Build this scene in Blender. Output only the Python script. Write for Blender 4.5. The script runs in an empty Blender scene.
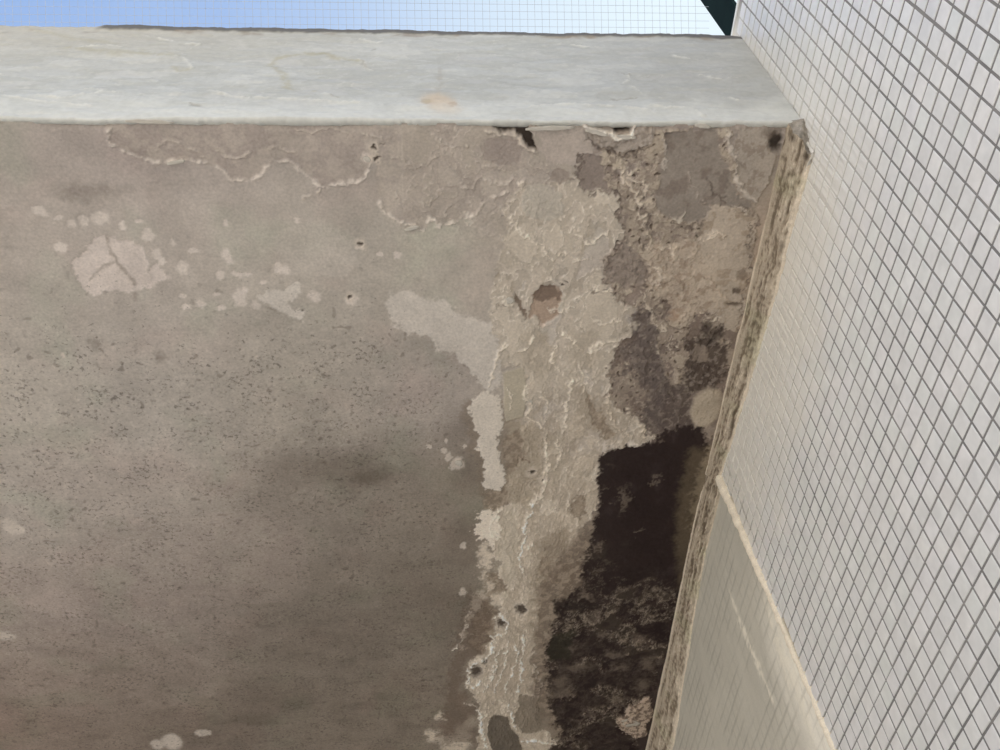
import bpy, math, random
import numpy as np
from mathutils import Matrix, Vector

scene = bpy.context.scene
COLL = scene.collection
rnd = random.Random(7)

# ------------------------------------------------------------------ camera
# world axes: X right along the fascia, Y inwards under the slab, Z up; floor at z = 0
EYE = np.array([0.0, 0.0, 1.5])
FOC = 999.0                                   # focal length in pixels of a 1000 px wide frame
MV = np.array([[0.9954628, -0.04059851, -0.08605561],
               [-0.02309371, 0.77427925, -0.63242258],
               [0.09230648, 0.6315405, 0.76982863]])
cam_data = bpy.data.cameras.new('camera')
cam_data.sensor_width = 36.0
cam_data.lens = 36.0 * FOC / 1000.0
cam_data.clip_start = 0.01
cam = bpy.data.objects.new('camera', cam_data)
COLL.objects.link(cam)
cm = Matrix.Identity(4)
for i in range(3):
    cm[i][0] = MV[0][i]
    cm[i][1] = -MV[1][i]
    cm[i][2] = -MV[2][i]
    cm[i][3] = EYE[i]
cam.matrix_world = cm
scene.camera = cam

# ------------------------------------------------------------------ sky, sun, exposure
scene.view_settings.view_transform = 'Standard'
scene.view_settings.look = 'None'
scene.view_settings.gamma = 1.0
scene.view_settings.use_curve_mapping = False
scene.view_settings.exposure = 0.0

SKY_BLUE = (0.33, 0.49, 0.83, 1)
SKY_WHITE = (0.90, 1.02, 1.06, 1)
SKY_HAZE = (1.36, 1.32, 1.26, 1)       # bright milky haze low over the surroundings
SUN_DIR = Vector((0.34, 0.30, 0.89)).normalized()     # towards the sun, behind the tiled wall and the slab
world = bpy.data.worlds.new('hazy_sky')
scene.world = world
world.use_nodes = True
wn = world.node_tree
wn.nodes.clear()


def wnode(t, **kw):
    n = wn.nodes.new(t)
    for k, v in kw.items():
        setattr(n, k, v)
    return n


wout = wnode('ShaderNodeOutputWorld')
wbg = wnode('ShaderNodeBackground')
wtc = wnode('ShaderNodeTexCoord')
wsep = wnode('ShaderNodeSeparateXYZ')
wn.links.new(wtc.outputs['Generated'], wsep.inputs[0])


def wmath(op, a, b=None, c=None):
    n = wnode('ShaderNodeMath', operation=op)
    for k, v in enumerate((a, b, c)):
        if v is None:
            continue
        if isinstance(v, (int, float)):
            n.inputs[k].default_value = v
        else:
            wn.links.new(v, n.inputs[k])
    return n.outputs[0]


def wrange(src, f0, f1, t0, t1):
    n = wnode('ShaderNodeMapRange', interpolation_type='SMOOTHSTEP')
    for k, v in zip(('From Min', 'From Max', 'To Min', 'To Max'), (f0, f1, t0, t1)):
        n.inputs[k].default_value = v
    wn.links.new(src, n.inputs['Value'])
    return n.outputs['Result']


wdot = wnode('ShaderNodeVectorMath', operation='DOT_PRODUCT')
wdot.inputs[1].default_value = SUN_DIR
wn.links.new(wtc.outputs['Generated'], wdot.inputs[0])
wnoise = wnode('ShaderNodeTexNoise')
wnoise.inputs['Scale'].default_value = 2.2
wnoise.inputs['Detail'].default_value = 6
wn.links.new(wtc.outputs['Generated'], wnoise.inputs['Vector'])
haze = wrange(wsep.outputs['Z'], 0.05, 0.82, 1.0, 0.0)              # haze thickens towards the horizon
glow = wrange(wdot.outputs['Value'], 0.86, 1.04, 0.0, 1.0)         # and whitens around the sun
cloud = wrange(wnoise.outputs['Fac'], 0.42, 0.66, 0.0, 0.10)
white = wmath('MINIMUM', wmath('ADD', glow, cloud), 1.0)
wmix = wnode('ShaderNodeMix', data_type='RGBA')
wn.links.new(white, wmix.inputs['Factor'])
wmix.inputs['A'].default_value = SKY_BLUE
wmix.inputs['B'].default_value = SKY_WHITE
whz = wnode('ShaderNodeMix', data_type='RGBA')
wn.links.new(haze, whz.inputs['Factor'])
wn.links.new(wmix.outputs['Result'], whz.inputs['A'])
whz.inputs['B'].default_value = SKY_HAZE
wn.links.new(whz.outputs['Result'], wbg.inputs['Color'])
wbg.inputs['Strength'].default_value = 1.0
wn.links.new(wbg.outputs[0], wout.inputs[0])

sun_data = bpy.data.lights.new('sun', 'SUN')
sun_data.energy = 9.5
sun_data.angle = math.radians(3.0)
sun_data.color = (1.0, 0.93, 0.83)
sun = bpy.data.objects.new('sun', sun_data)
COLL.objects.link(sun)
sun.location = (3, 3, 8)
sun.rotation_euler = SUN_DIR.to_track_quat('Z', 'Y').to_euler()

# ------------------------------------------------------------------ measures (metres)
WX = 0.541             # face of the tiled wall
WXI = 0.553            # face of the painted inner wall, set back behind the tile edge
FY = 0.571             # face of the fascia
ZS = EYE[2] + 1.22     # underside of the slab
ZF = EYE[2] + 1.545    # top of the fascia
ZW = EYE[2] + 1.574    # top of the tiled wall
YB = 3.4               # unseen back wall
XL = -2.4              # left end of slab


def lin(c):
    c = np.asarray(c, float) / 255.0
    return np.where(c <= 0.04045, c / 12.92, ((c + 0.055) / 1.055) ** 2.4)


def ray(px, py):
    px = np.asarray(px, float)
    py = np.asarray(py, float)
    v = np.stack([px - 500, py - 375, np.full_like(px, FOC)], -1)
    return v @ MV


def on_soffit(pts):
    p = np.asarray(pts, float)
    d = ray(p[:, 0], p[:, 1])
    return (d * ((ZS - EYE[2]) / d[:, 2:3]))[:, :2]


def on_fascia(pts):
    p = np.asarray(pts, float)
    d = ray(p[:, 0], p[:, 1])
    q = d * (FY / d[:, 1:2]) + EYE
    return q[:, [0, 2]]


def on_wall(pts, X=WX):
    p = np.asarray(pts, float)
    d = ray(p[:, 0], p[:, 1])
    q = d * (X / d[:, 0:1]) + EYE
    return q[:, [1, 2]]


def project(P):
    c = (np.asarray(P, float) - EYE) @ MV.T
    return 500 + FOC * c[..., 0] / c[..., 2], 375 + FOC * c[..., 1] / c[..., 2], c[..., 2]


# ------------------------------------------------------------------ noise
_rs = np.random.RandomState(11)
_TAB = _rs.rand(512, 512)


_ANG = _TAB * 2 * np.pi
_GX, _GY = np.cos(_ANG), np.sin(_ANG)


def vnoise(x, y, s, seed=0):
    """gradient noise, turned by its seed, about 0..1"""
    ca, sa = math.cos(0.7 + seed * 1.3), math.sin(0.7 + seed * 1.3)
    x, y = (x * ca - y * sa) / s + seed * 17.31 + 100, (x * sa + y * ca) / s + seed * 9.77 + 100
    xi = np.floor(x).astype(np.int64)
    yi = np.floor(y).astype(np.int64)
    fx = x - xi
    fy = y - yi
    u = fx * fx * fx * (fx * (fx * 6 - 15) + 10)
    v = fy * fy * fy * (fy * (fy * 6 - 15) + 10)
    x0, x1, y0, y1 = xi & 511, (xi + 1) & 511, yi & 511, (yi + 1) & 511
    a = _GX[x0, y0] * fx + _GY[x0, y0] * fy
    b = _GX[x1, y0] * (fx - 1) + _GY[x1, y0] * fy
    c = _GX[x0, y1] * fx + _GY[x0, y1] * (fy - 1)
    d = _GX[x1, y1] * (fx - 1) + _GY[x1, y1] * (fy - 1)
    return 0.5 + 0.95 * ((a * (1 - u) + b * u) * (1 - v) + (c * (1 - u) + d * u) * v)


def fbm(x, y, s, oct=4, seed=0, gain=0.5):
    t = 0
    a = 1.0
    n = 0
    for o in range(oct):
        t = t + a * (vnoise(x + 0.37 * o * s, y - 0.21 * o * s, s / 2 ** o, seed + o * 3) - 0.5)
        n += a
        a *= gain
    return t / n * 2          # about -1..1


def sstep(a, b, x):
    t = np.clip((x - a) / (b - a), 0, 1)
    return t * t * (3 - 2 * t)


def seg_dist(x, y, pts, closed):
    d2 = np.full(x.shape, 1e9)
    par = np.full(x.shape, 0.0)
    ins = np.zeros(x.shape, bool)
    n = len(pts)
    for i in range(n if closed else n - 1):
        ax, ay = pts[i]
        bx, by = pts[(i + 1) % n]
        ex, ey = bx - ax, by - ay
        L = ex * ex + ey * ey + 1e-12
        t = np.clip(((x - ax) * ex + (y - ay) * ey) / L, 0, 1)
        dd = (x - ax - t * ex) ** 2 + (y - ay - t * ey) ** 2
        m = dd < d2
        d2 = np.where(m, dd, d2)
        par = np.where(m, (i + t) / max(1, n - 1), par)
        if closed:
            c = ((ay > y) != (by > y)) & (x < (bx - ax) * (y - ay) / ((by - ay) + 1e-12) + ax)
            ins ^= c
    d = np.sqrt(d2)
    return (np.where(ins, d, -d) if closed else d), par


class Field:
    """A sheet of surface (u, v) with an albedo and a relief that layers are laid onto."""

    def __init__(self, us, vs, conv, E, warp):
        self.us, self.vs, self.conv, self.E = us, vs, conv, E
        self.U, self.V = np.meshgrid(us, vs)
        self.col = np.zeros(self.U.shape + (3,))
        self.h = np.zeros(self.U.shape)
        U, V = self.U, self.V
        self.wu = warp * (fbm(U, V, 0.026, 4, 1, 0.62) + 0.42 * fbm(U, V, 0.007, 2, 5))
        self.wv = warp * (fbm(U, V, 0.026, 4, 21, 0.62) + 0.42 * fbm(U, V, 0.007, 2, 25))
        self.fine = fbm(U, V, 0.006, 2, 31)
        self.mid = fbm(U, V, 0.03, 4, 41)
        self.brk = fbm(U, V, 0.013, 3, 45, 0.7)
        self.aux = np.zeros(U.shape)

    def c(self, rgb):
        return lin(rgb) / self.E

    def sub(self, p, pad):
        lo = p.min(0) - pad
        hi = p.max(0) + pad
        i0, i1 = np.searchsorted(self.us, [lo[0], hi[0]])
        j0, j1 = np.searchsorted(self.vs, [lo[1], hi[1]])
        return np.s_[j0:j1, i0:i1]

    def blend(self, s, m, rgb):
        self.col[s] += (self.c(rgb) - self.col[s]) * m[..., None]

    def poly(self, pts, rgb=None, dh=0.0, soft=0.0015, amt=1.0, warp=1.0, rim=0.0, rimc=None, rimw=0.003,
             mott=0.0, mottc=None, mseed=3, msc=0.02, flat=0.0):
        p = self.conv(pts)
        s = self.sub(p, 0.03 + soft)
        x = self.U[s] + self.wu[s] * warp
        y = self.V[s] + self.wv[s] * warp
        sd, _ = seg_dist(x, y, p, True)
        m = sstep(-soft, soft, sd) * amt
        if rgb is not None:
            self.blend(s, m, rgb)
        if mott and mottc is not None:
            n = fbm(self.U[s], self.V[s], msc, 4, mseed, 0.65)
            self.blend(s, m * sstep(0.60 - mott, 0.72 - mott, n * 0.6 + 0.5), mottc)
        if flat:
            self.h[s] *= 1 - flat * m
        self.h[s] += dh * m / max(amt, 1e-3)
        if rim:
            r = np.exp(-(sd / (rimw * (0.7 + 0.5 * self.brk[s]))) ** 2) * sstep(-0.25, 0.35, self.brk[s] + 0.5 * self.mid[s])
            self.h[s] += rim * r
            if rimc is not None:
                self.blend(s, r * 0.85, rimc)
        return s, m, sd

    def peel(self, s, m, n, levels, cols, amt=0.7, eps=0.02, dh=0.0006, rimc=(202, 191, 173), rim=0.7, rimh=0.0008):
        """torn edges of one coat over another along contours of n"""
        for L, c in zip(levels, cols):
            st = sstep(L - 0.012, L + 0.012, n) * m
            self.blend(s, st * amt, c)
            self.h[s] += dh * st
            g = sstep(-0.3, 0.35, self.brk[s] + 0.4 * self.mid[s])
            r_ = np.exp(-((n - L) / eps) ** 2) * g * m
            if rimc is not None:
                self.blend(s, r_ * rim, rimc)
            self.h[s] += rimh * r_

    def line(self, pts, rgb, w=0.003, dh=0.0, amt=1.0, warp=1.0, brk=0.3, taper=True):
        p = self.conv(pts)
        s = self.sub(p, 0.03 + w * 2)
        x = self.U[s] + self.wu[s] * warp
        y = self.V[s] + self.wv[s] * warp
        d, t = seg_dist(x, y, p, False)
        ww = w * (0.72 + 0.5 * self.mid[s] + 0.55 * self.brk[s])
        if taper:
            ww = ww * (0.45 + 0.55 * np.sin(np.pi * np.clip(t, 0.02, 0.98)) ** 0.5)
        ww = np.clip(ww, w * 0.2, None)
        m = np.exp(-(d / ww) ** 2) * sstep(-0.45, 0.25, self.brk[s] + 0.5 * self.mid[s] + 0.25 - brk)
        self.h[s] += dh * m
        if rgb is not None:
            self.blend(s, np.clip(m * amt, 0, 1), rgb)

    def spot(self, px, py, r, rgb, dh=0.0, asp=1.0, amt=1.0, soft=0.35, warp=1.0):
        """spot of r pixels about (px, py)"""
        c = self.conv([(px, py), (px + r, py), (px, py + r)])
        ru = abs(c[1, 0] - c[0, 0]) + 1e-5
        rv = (abs(c[2, 1] - c[0, 1]) + 1e-5) * asp
        s = self.sub(np.array([c[0] - [ru, rv], c[0] + [ru, rv]]), 0.015)
        x = (self.U[s] + self.wu[s] * warp * 0.8 - c[0, 0]) / ru
        y = (self.V[s] + self.wv[s] * warp * 0.8 - c[0, 1]) / rv
        d = np.sqrt(x * x + y * y)
        m = sstep(1 + soft, 1 - soft, d) * amt
        self.blend(s, m, rgb)
        self.h[s] += dh * m


# ------------------------------------------------------------------ materials
def new_mat(name):
    m = bpy.data.materials.new(name)
    m.use_nodes = True
    nt = m.node_tree
    b = nt.nodes['Principled BSDF']
    return m, nt, b


def mat_layered(name, rough=0.85, grain=0.12, grain_scale=420, bump=0.25, bump_scale=500, spec=0.2):
    """albedo from the surface's own layers, finer grain and relief from noise"""
    m, nt, b = new_mat(name)
    at = nt.nodes.new('ShaderNodeAttribute')
    at.attribute_name = 'layer_colour'
    tc = nt.nodes.new('ShaderNodeTexCoord')
    n1 = nt.nodes.new('ShaderNodeTexNoise')
    n1.inputs['Scale'].default_value = grain_scale
    n1.inputs['Detail'].default_value = 4
    nt.links.new(tc.outputs['Object'], n1.inputs['Vector'])
    mr = nt.nodes.new('ShaderNodeMapRange')
    mr.inputs['From Min'].default_value = 0.25
    mr.inputs['From Max'].default_value = 0.75
    mr.inputs['To Min'].default_value = 1 - grain
    mr.inputs['To Max'].default_value = 1 + grain
    nt.links.new(n1.outputs['Fac'], mr.inputs['Value'])
    mx = nt.nodes.new('ShaderNodeVectorMath')
    mx.operation = 'SCALE'
    nt.links.new(at.outputs['Color'], mx.inputs[0])
    nt.links.new(mr.outputs['Result'], mx.inputs['Scale'])
    # mould specks, as thick as the layer's speck density asks
    ns = nt.nodes.new('ShaderNodeTexNoise')
    ns.inputs['Scale'].default_value = 150
    ns.inputs['Detail'].default_value = 3
    ns.inputs['Roughness'].default_value = 0.7
    nt.links.new(tc.outputs['Object'], ns.inputs['Vector'])
    th = nt.nodes.new('ShaderNodeMath')
    th.operation = 'MULTIPLY_ADD'
    th.inputs[1].default_value = 0.20
    nt.links.new(at.outputs['Alpha'], th.inputs[0])
    nt.links.new(ns.outputs['Fac'], th.inputs[2])
    sr = nt.nodes.new('ShaderNodeMapRange')
    sr.interpolation_type = 'SMOOTHSTEP'
    sr.inputs['From Min'].default_value = 0.695
    sr.inputs['From Max'].default_value = 0.83
    sr.inputs['To Min'].default_value = 0.0
    sr.inputs['To Max'].default_value = 0.58
    nt.links.new(th.outputs[0], sr.inputs['Value'])
    sm = nt.nodes.new('ShaderNodeMix')
    sm.data_type = 'RGBA'
    sm.inputs['B'].default_value = (0.095, 0.080, 0.066, 1)
    nt.links.new(sr.outputs['Result'], sm.inputs['Factor'])
    nt.links.new(mx.outputs[0], sm.inputs['A'])
    nt.links.new(sm.outputs['Result'], b.inputs['Base Color'])
    n2 = nt.nodes.new('ShaderNodeTexNoise')
    n2.inputs['Scale'].default_value = bump_scale
    n2.inputs['Detail'].default_value = 3
    nt.links.new(tc.outputs['Object'], n2.inputs['Vector'])
    bp = nt.nodes.new('ShaderNodeBump')
    bp.inputs['Strength'].default_value = bump
    bp.inputs['Distance'].default_value = 0.001
    nt.links.new(n2.outputs['Fac'], bp.inputs['Height'])
    nt.links.new(bp.outputs[0], b.inputs['Normal'])
    b.inputs['Roughness'].default_value = rough
    b.inputs['Specular IOR Level'].default_value = spec
    return m


def mat_noise(name, c1, c2, scale=30, rough=0.7, bump=0.0, spec=0.4, metallic=0.0):
    m, nt, b = new_mat(name)
    tc = nt.nodes.new('ShaderNodeTexCoord')
    n1 = nt.nodes.new('ShaderNodeTexNoise')
    n1.inputs['Scale'].default_value = scale
    n1.inputs['Detail'].default_value = 5
    nt.links.new(tc.outputs['Object'], n1.inputs['Vector'])
    rp = nt.nodes.new('ShaderNodeValToRGB')
    rp.color_ramp.elements[0].position = 0.3
    rp.color_ramp.elements[1].position = 0.7
    rp.color_ramp.elements[0].color = (*c1, 1)
    rp.color_ramp.elements[1].color = (*c2, 1)
    nt.links.new(n1.outputs['Fac'], rp.inputs['Fac'])
    nt.links.new(rp.outputs['Color'], b.inputs['Base Color'])
    b.inputs['Roughness'].default_value = rough
    b.inputs['Specular IOR Level'].default_value = spec
    b.inputs['Metallic'].default_value = metallic
    if bump:
        bp = nt.nodes.new('ShaderNodeBump')
        bp.inputs['Strength'].default_value = bump
        bp.inputs['Distance'].default_value = 0.002
        nt.links.new(n1.outputs['Fac'], bp.inputs['Height'])
        nt.links.new(bp.outputs[0], b.inputs['Normal'])
    return m


M_SOFFIT = mat_layered('mouldy_soffit_paint', 0.88, 0.13, 260, 0.18, 420, 0.15)
M_FASCIA = mat_layered('weathered_white_paint', 0.75, 0.06, 120, 0.35, 110, 0.25)
M_INNER = mat_layered('painted_render', 0.75, 0.06, 300, 0.15, 350, 0.25)
M_FILLET = mat_layered('rough_mortar', 0.9, 0.15, 380, 0.5, 450, 0.15)
M_FLOOR = mat_noise('pale_concrete', (0.50, 0.47, 0.42), (0.62, 0.59, 0.54), 3, 0.9, 0.2)
M_BACK = mat_noise('cream_render', (0.42, 0.38, 0.32), (0.50, 0.46, 0.40), 4, 0.9, 0.1)
M_SLAB = mat_noise('grey_concrete', (0.30, 0.29, 0.27), (0.40, 0.39, 0.37), 8, 0.9, 0.2)
M_POST = mat_noise('dark_green_enamel', (0.003, 0.010, 0.009), (0.005, 0.015, 0.013), 25, 0.8, 0.0, 0.08)
M_NET = mat_noise('grey_nylon', (0.38, 0.42, 0.48), (0.46, 0.50, 0.56), 40, 0.6)
M_FLAKE = mat_noise('old_white_paint', (0.50, 0.46, 0.40), (0.66, 0.62, 0.55), 60, 0.75, 0.2)
M_PLUG = mat_noise('broken_mortar', (0.20, 0.18, 0.15), (0.40, 0.36, 0.31), 120, 0.9, 0.6)
M_CRUST = mat_noise('cream_paint_crust', (0.58, 0.55, 0.49), (0.72, 0.69, 0.63), 90, 0.8, 0.3)
M_WHITE = mat_noise('white_capping', (0.66, 0.67, 0.66), (0.76, 0.77, 0.76), 30, 0.7)


def wall_paint_mask(nt, tc_out):
    """1 where old paint was smeared over the tiles along the joint under the slab"""
    sx = nt.nodes.new('ShaderNodeSeparateXYZ')
    nt.links.new(tc_out, sx.inputs[0])
    nz = nt.nodes.new('ShaderNodeTexNoise')
    nz.inputs['Scale'].default_value = 9
    nz.inputs['Detail'].default_value = 5
    nz.inputs['Roughness'].default_value = 0.65
    nt.links.new(tc_out, nz.inputs['Vector'])
    a = nt.nodes.new('ShaderNodeMath')
    a.operation = 'MULTIPLY_ADD'
    a.inputs[1].default_value = 0.34
    nt.links.new(nz.outputs['Fac'], a.inputs[0])
    nt.links.new(sx.outputs['Z'], a.inputs[2])

    def rng(src, f0, f1, t0, t1):
        r = nt.nodes.new('ShaderNodeMapRange')
        r.interpolation_type = 'SMOOTHSTEP'
        for k, v in zip(('From Min', 'From Max', 'To Min', 'To Max'), (f0, f1, t0, t1)):
            r.inputs[k].default_value = v
        nt.links.new(src, r.inputs['Value'])
        return r.outputs['Result']
    m1 = rng(a.outputs[0], 2.58, 2.80, 0, 0.92)             # height near the joint
    m2 = rng(sx.outputs['Z'], 2.74, 2.95, 1, 0)          # fades above the slab's underside
    m3 = rng(sx.outputs['Y'], 0.40, 0.62, 0, 1)
    p = nt.nodes.new('ShaderNodeMath')
    p.operation = 'MULTIPLY'
    nt.links.new(m1, p.inputs[0])
    nt.links.new(m2, p.inputs[1])
    q = nt.nodes.new('ShaderNodeMath')
    q.operation = 'MULTIPLY'
    nt.links.new(p.outputs[0], q.inputs[0])
    nt.links.new(m3, q.inputs[1])
    b2 = nt.nodes.new('ShaderNodeMath')                   # and down the joint with the slab's front edge
    b2.operation = 'MULTIPLY_ADD'
    b2.inputs[1].default_value = 0.10
    nt.links.new(nz.outputs['Fac'], b2.inputs[0])
    nt.links.new(sx.outputs['Y'], b2.inputs[2])
    p2 = nt.nodes.new('ShaderNodeMath')
    p2.operation = 'MULTIPLY'
    nt.links.new(rng(b2.outputs[0], 0.575, 0.625, 0, 0.9), p2.inputs[0])
    nt.links.new(rng(sx.outputs['Z'], 2.60, 2.70, 0, 1), p2.inputs[1])
    mxm = nt.nodes.new('ShaderNodeMath')
    mxm.operation = 'MAXIMUM'
    nt.links.new(q.outputs[0], mxm.inputs[0])
    nt.links.new(p2.outputs[0], mxm.inputs[1])
    return mxm.outputs[0]


def mat_tile(name, per_object):
    m, nt, b = new_mat(name)
    geo = nt.nodes.new('ShaderNodeNewGeometry')
    if per_object:
        oi = nt.nodes.new('ShaderNodeObjectInfo')
        rv = oi.outputs['Random']
    else:
        at = nt.nodes.new('ShaderNodeAttribute')
        at.attribute_name = 'tile_random'
        rv = at.outputs['Fac']
    rp = nt.nodes.new('ShaderNodeValToRGB')
    cr = rp.color_ramp
    cr.elements[0].position = 0.0
    cr.elements[0].color = (0.715, 0.705, 0.695, 1)
    cr.elements[1].position = 1.0
    cr.elements[1].color = (0.775, 0.77, 0.755, 1)
    for pos, c in ((0.3, (0.755, 0.745, 0.73, 1)), (0.5, (0.735, 0.74, 0.715, 1)), (0.7, (0.755, 0.74, 0.74, 1)), (0.88, (0.77, 0.75, 0.73, 1))):
        e = cr.elements.new(pos)
        e.color = c
    nt.links.new(rv, rp.inputs['Fac'])
    nz = nt.nodes.new('ShaderNodeTexNoise')
    nz.inputs['Scale'].default_value = 60
    nz.inputs['Detail'].default_value = 4
    nt.links.new(geo.outputs['Position'], nz.inputs['Vector'])
    mr = nt.nodes.new('ShaderNodeMapRange')
    mr.inputs['From Min'].default_value = 0.3
    mr.inputs['From Max'].default_value = 0.7
    mr.inputs['To Min'].default_value = 0.92
    mr.inputs['To Max'].default_value = 1.05
    nt.links.new(nz.outputs['Fac'], mr.inputs['Value'])
    sc = nt.nodes.new('ShaderNodeVectorMath')
    sc.operation = 'SCALE'
    nt.links.new(rp.outputs['Color'], sc.inputs[0])
    nt.links.new(mr.outputs['Result'], sc.inputs['Scale'])
    mk = wall_paint_mask(nt, geo.outputs['Position'])
    mx = nt.nodes.new('ShaderNodeMix')
    mx.data_type = 'RGBA'
    nt.links.new(mk, mx.inputs['Factor'])
    nt.links.new(sc.outputs[0], mx.inputs['A'])
    mx.inputs['B'].default_value = (0.74, 0.71, 0.65, 1)
    mp = nt.nodes.new('ShaderNodeMapping')
    mp.inputs['Scale'].default_value = (1, 1, 0.10)
    nt.links.new(geo.outputs['Position'], mp.inputs['Vector'])
    bn = nt.nodes.new('ShaderNodeTexNoise')
    bn.inputs['Scale'].default_value = 130
    bn.inputs['Detail'].default_value = 3
    nt.links.new(mp.outputs[0], bn.inputs['Vector'])
    bp = nt.nodes.new('ShaderNodeBump')
    bp.inputs['Distance'].default_value = 0.004
    nt.links.new(bn.outputs['Fac'], bp.inputs['Height'])
    nt.links.new(mk, bp.inputs['Strength'])
    nt.links.new(bp.outputs[0], b.inputs['Normal'])
    nt.links.new(mx.outputs['Result'], b.inputs['Base Color'])
    b.inputs['Roughness'].default_value = 0.3
    b.inputs['Specular IOR Level'].default_value = 0.5
    return m


def mat_grout(name):
    m, nt, b = new_mat(name)
    geo = nt.nodes.new('ShaderNodeNewGeometry')
    nz = nt.nodes.new('ShaderNodeTexNoise')
    nz.inputs['Scale'].default_value = 14
    nz.inputs['Detail'].default_value = 5
    nt.links.new(geo.outputs['Position'], nz.inputs['Vector'])
    rp = nt.nodes.new('ShaderNodeValToRGB')
    rp.color_ramp.elements[0].position = 0.35
    rp.color_ramp.elements[0].color = (0.185, 0.18, 0.175, 1)
    rp.color_ramp.elements[1].position = 0.68
    rp.color_ramp.elements[1].color = (0.31, 0.295, 0.28, 1)
    nt.links.new(nz.outputs['Fac'], rp.inputs['Fac'])
    mk = wall_paint_mask(nt, geo.outputs['Position'])
    mx = nt.nodes.new('ShaderNodeMix')
    mx.data_type = 'RGBA'
    nt.links.new(mk, mx.inputs['Factor'])
    nt.links.new(rp.outputs['Color'], mx.inputs['A'])
    mx.inputs['B'].default_value = (0.66, 0.63, 0.57, 1)
    nt.links.new(mx.outputs['Result'], b.inputs['Base Color'])
    b.inputs['Roughness'].default_value = 0.9
    return m


M_TILE = mat_tile('glazed_white_mosaic', True)
M_TILE_FIELD = mat_tile('glazed_white_mosaic_field', False)
M_GROUT = mat_grout('grey_grout')


# ------------------------------------------------------------------ mesh helpers
def link(name, me, parent=None, mat=None):
    o = bpy.data.objects.new(name, me)
    COLL.objects.link(o)
    if mat is not None and me is not None and not me.materials:
        me.materials.append(mat)
    if parent is not None:
        o.parent = parent
    return o


def tag(o, label=None, cat=None, group=None, kind=None):
    if label:
        o['label'] = label
    if cat:
        o['category'] = cat
    if group:
        o['group'] = group
    if kind:
        o['kind'] = kind
    return o


def mesh_from(name, V, F):
    me = bpy.data.meshes.new(name)
    me.from_pydata([tuple(map(float, v)) for v in V], [], [tuple(map(int, f)) for f in F])
    me.update()
    return me


def grid_mesh(name, P, col=None, flip=False, smooth=True, aux=None):
    """P: (nv, nu, 3) points"""
    nv, nu = P.shape[:2]
    idx = np.arange(nv * nu).reshape(nv, nu)
    q = np.stack([idx[:-1, :-1], idx[:-1, 1:], idx[1:, 1:], idx[1:, :-1]], -1).reshape(-1, 4)
    if flip:
        q = q[:, ::-1]
    me = bpy.data.meshes.new(name)
    me.vertices.add(nv * nu)
    me.vertices.foreach_set('co', P.reshape(-1).astype(np.float32))
    nf = len(q)
    me.loops.add(nf * 4)
    me.loops.foreach_set('vertex_index', q.reshape(-1).astype(np.int32))
    me.polygons.add(nf)
    me.polygons.foreach_set('loop_start', (np.arange(nf) * 4).astype(np.int32))
    me.polygons.foreach_set('loop_total', np.full(nf, 4, np.int32))
    me.polygons.foreach_set('use_smooth', np.full(nf, smooth))
    if col is not None:
        a = me.attributes.new('layer_colour', 'FLOAT_COLOR', 'POINT')
        c = np.ones((nv * nu, 4), np.float32)
        c[:, :3] = np.clip(col.reshape(-1, 3), 0.004, 0.9)
        c[:, 3] = 0.0 if aux is None else np.clip(aux.reshape(-1), 0, 1)
        a.data.foreach_set('color', c.reshape(-1))
    me.update()
    me.validate()
    return me


def box_vf(lo, hi):
    x0, y0, z0 = lo
    x1, y1, z1 = hi
    V = [(x0, y0, z0), (x1, y0, z0), (x1, y1, z0), (x0, y1, z0), (x0, y0, z1), (x1, y0, z1), (x1, y1, z1), (x0, y1, z1)]
    F = [(0, 3, 2, 1), (4, 5, 6, 7), (0, 1, 5, 4), (1, 2, 6, 5), (2, 3, 7, 6), (3, 0, 4, 7)]
    return V, F


def box(name, lo, hi, mat, parent=None, bevel=0.0):
    V, F = box_vf(lo, hi)
    o = link(name, mesh_from(name, V, F), parent, mat)
    if bevel:
        b = o.modifiers.new('bevel', 'BEVEL')
        b.width = bevel
        b.segments = 2
    return o


# ------------------------------------------------------------------ floor, and an unseen back wall added to deepen the falloff
tag(box('floor', (-6, -7, -0.1), (WX + 0.3, YB + 0.15, 0.0), M_FLOOR), 'pale concrete paving under and in front of the slab', kind='structure')
tag(box('wall_back_unseen', (XL, YB, 0.0), (WXI, YB + 0.15, ZS - 0.002), M_BACK), 'unseen cream rendered wall added at the back to darken the space under the slab', kind='structure')

# ------------------------------------------------------------------ ceiling: the damp soffit
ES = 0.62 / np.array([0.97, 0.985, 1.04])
xs = np.concatenate([np.linspace(XL, -1.02, 40)[:-1], np.arange(-1.02, -0.12, 0.0023), np.arange(-0.12, 0.5385, 0.00122), [0.5405]])
ys = [FY + 0.004]
st = 0.0013
while ys[-1] < 2.3:
    ys.append(ys[-1] + st)
    st = 0.0013 + 0.0021 * (ys[-1] - FY) / 1.6
ys = np.concatenate([ys, np.linspace(ys[-1] + 0.02, YB + 0.1, 24)])
S = Field(xs, ys, on_soffit, ES, 0.0085)
U, V = S.U, S.V
PX, PY, _ = project(np.stack([U, V, np.full_like(U, ZS)], -1))

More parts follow.
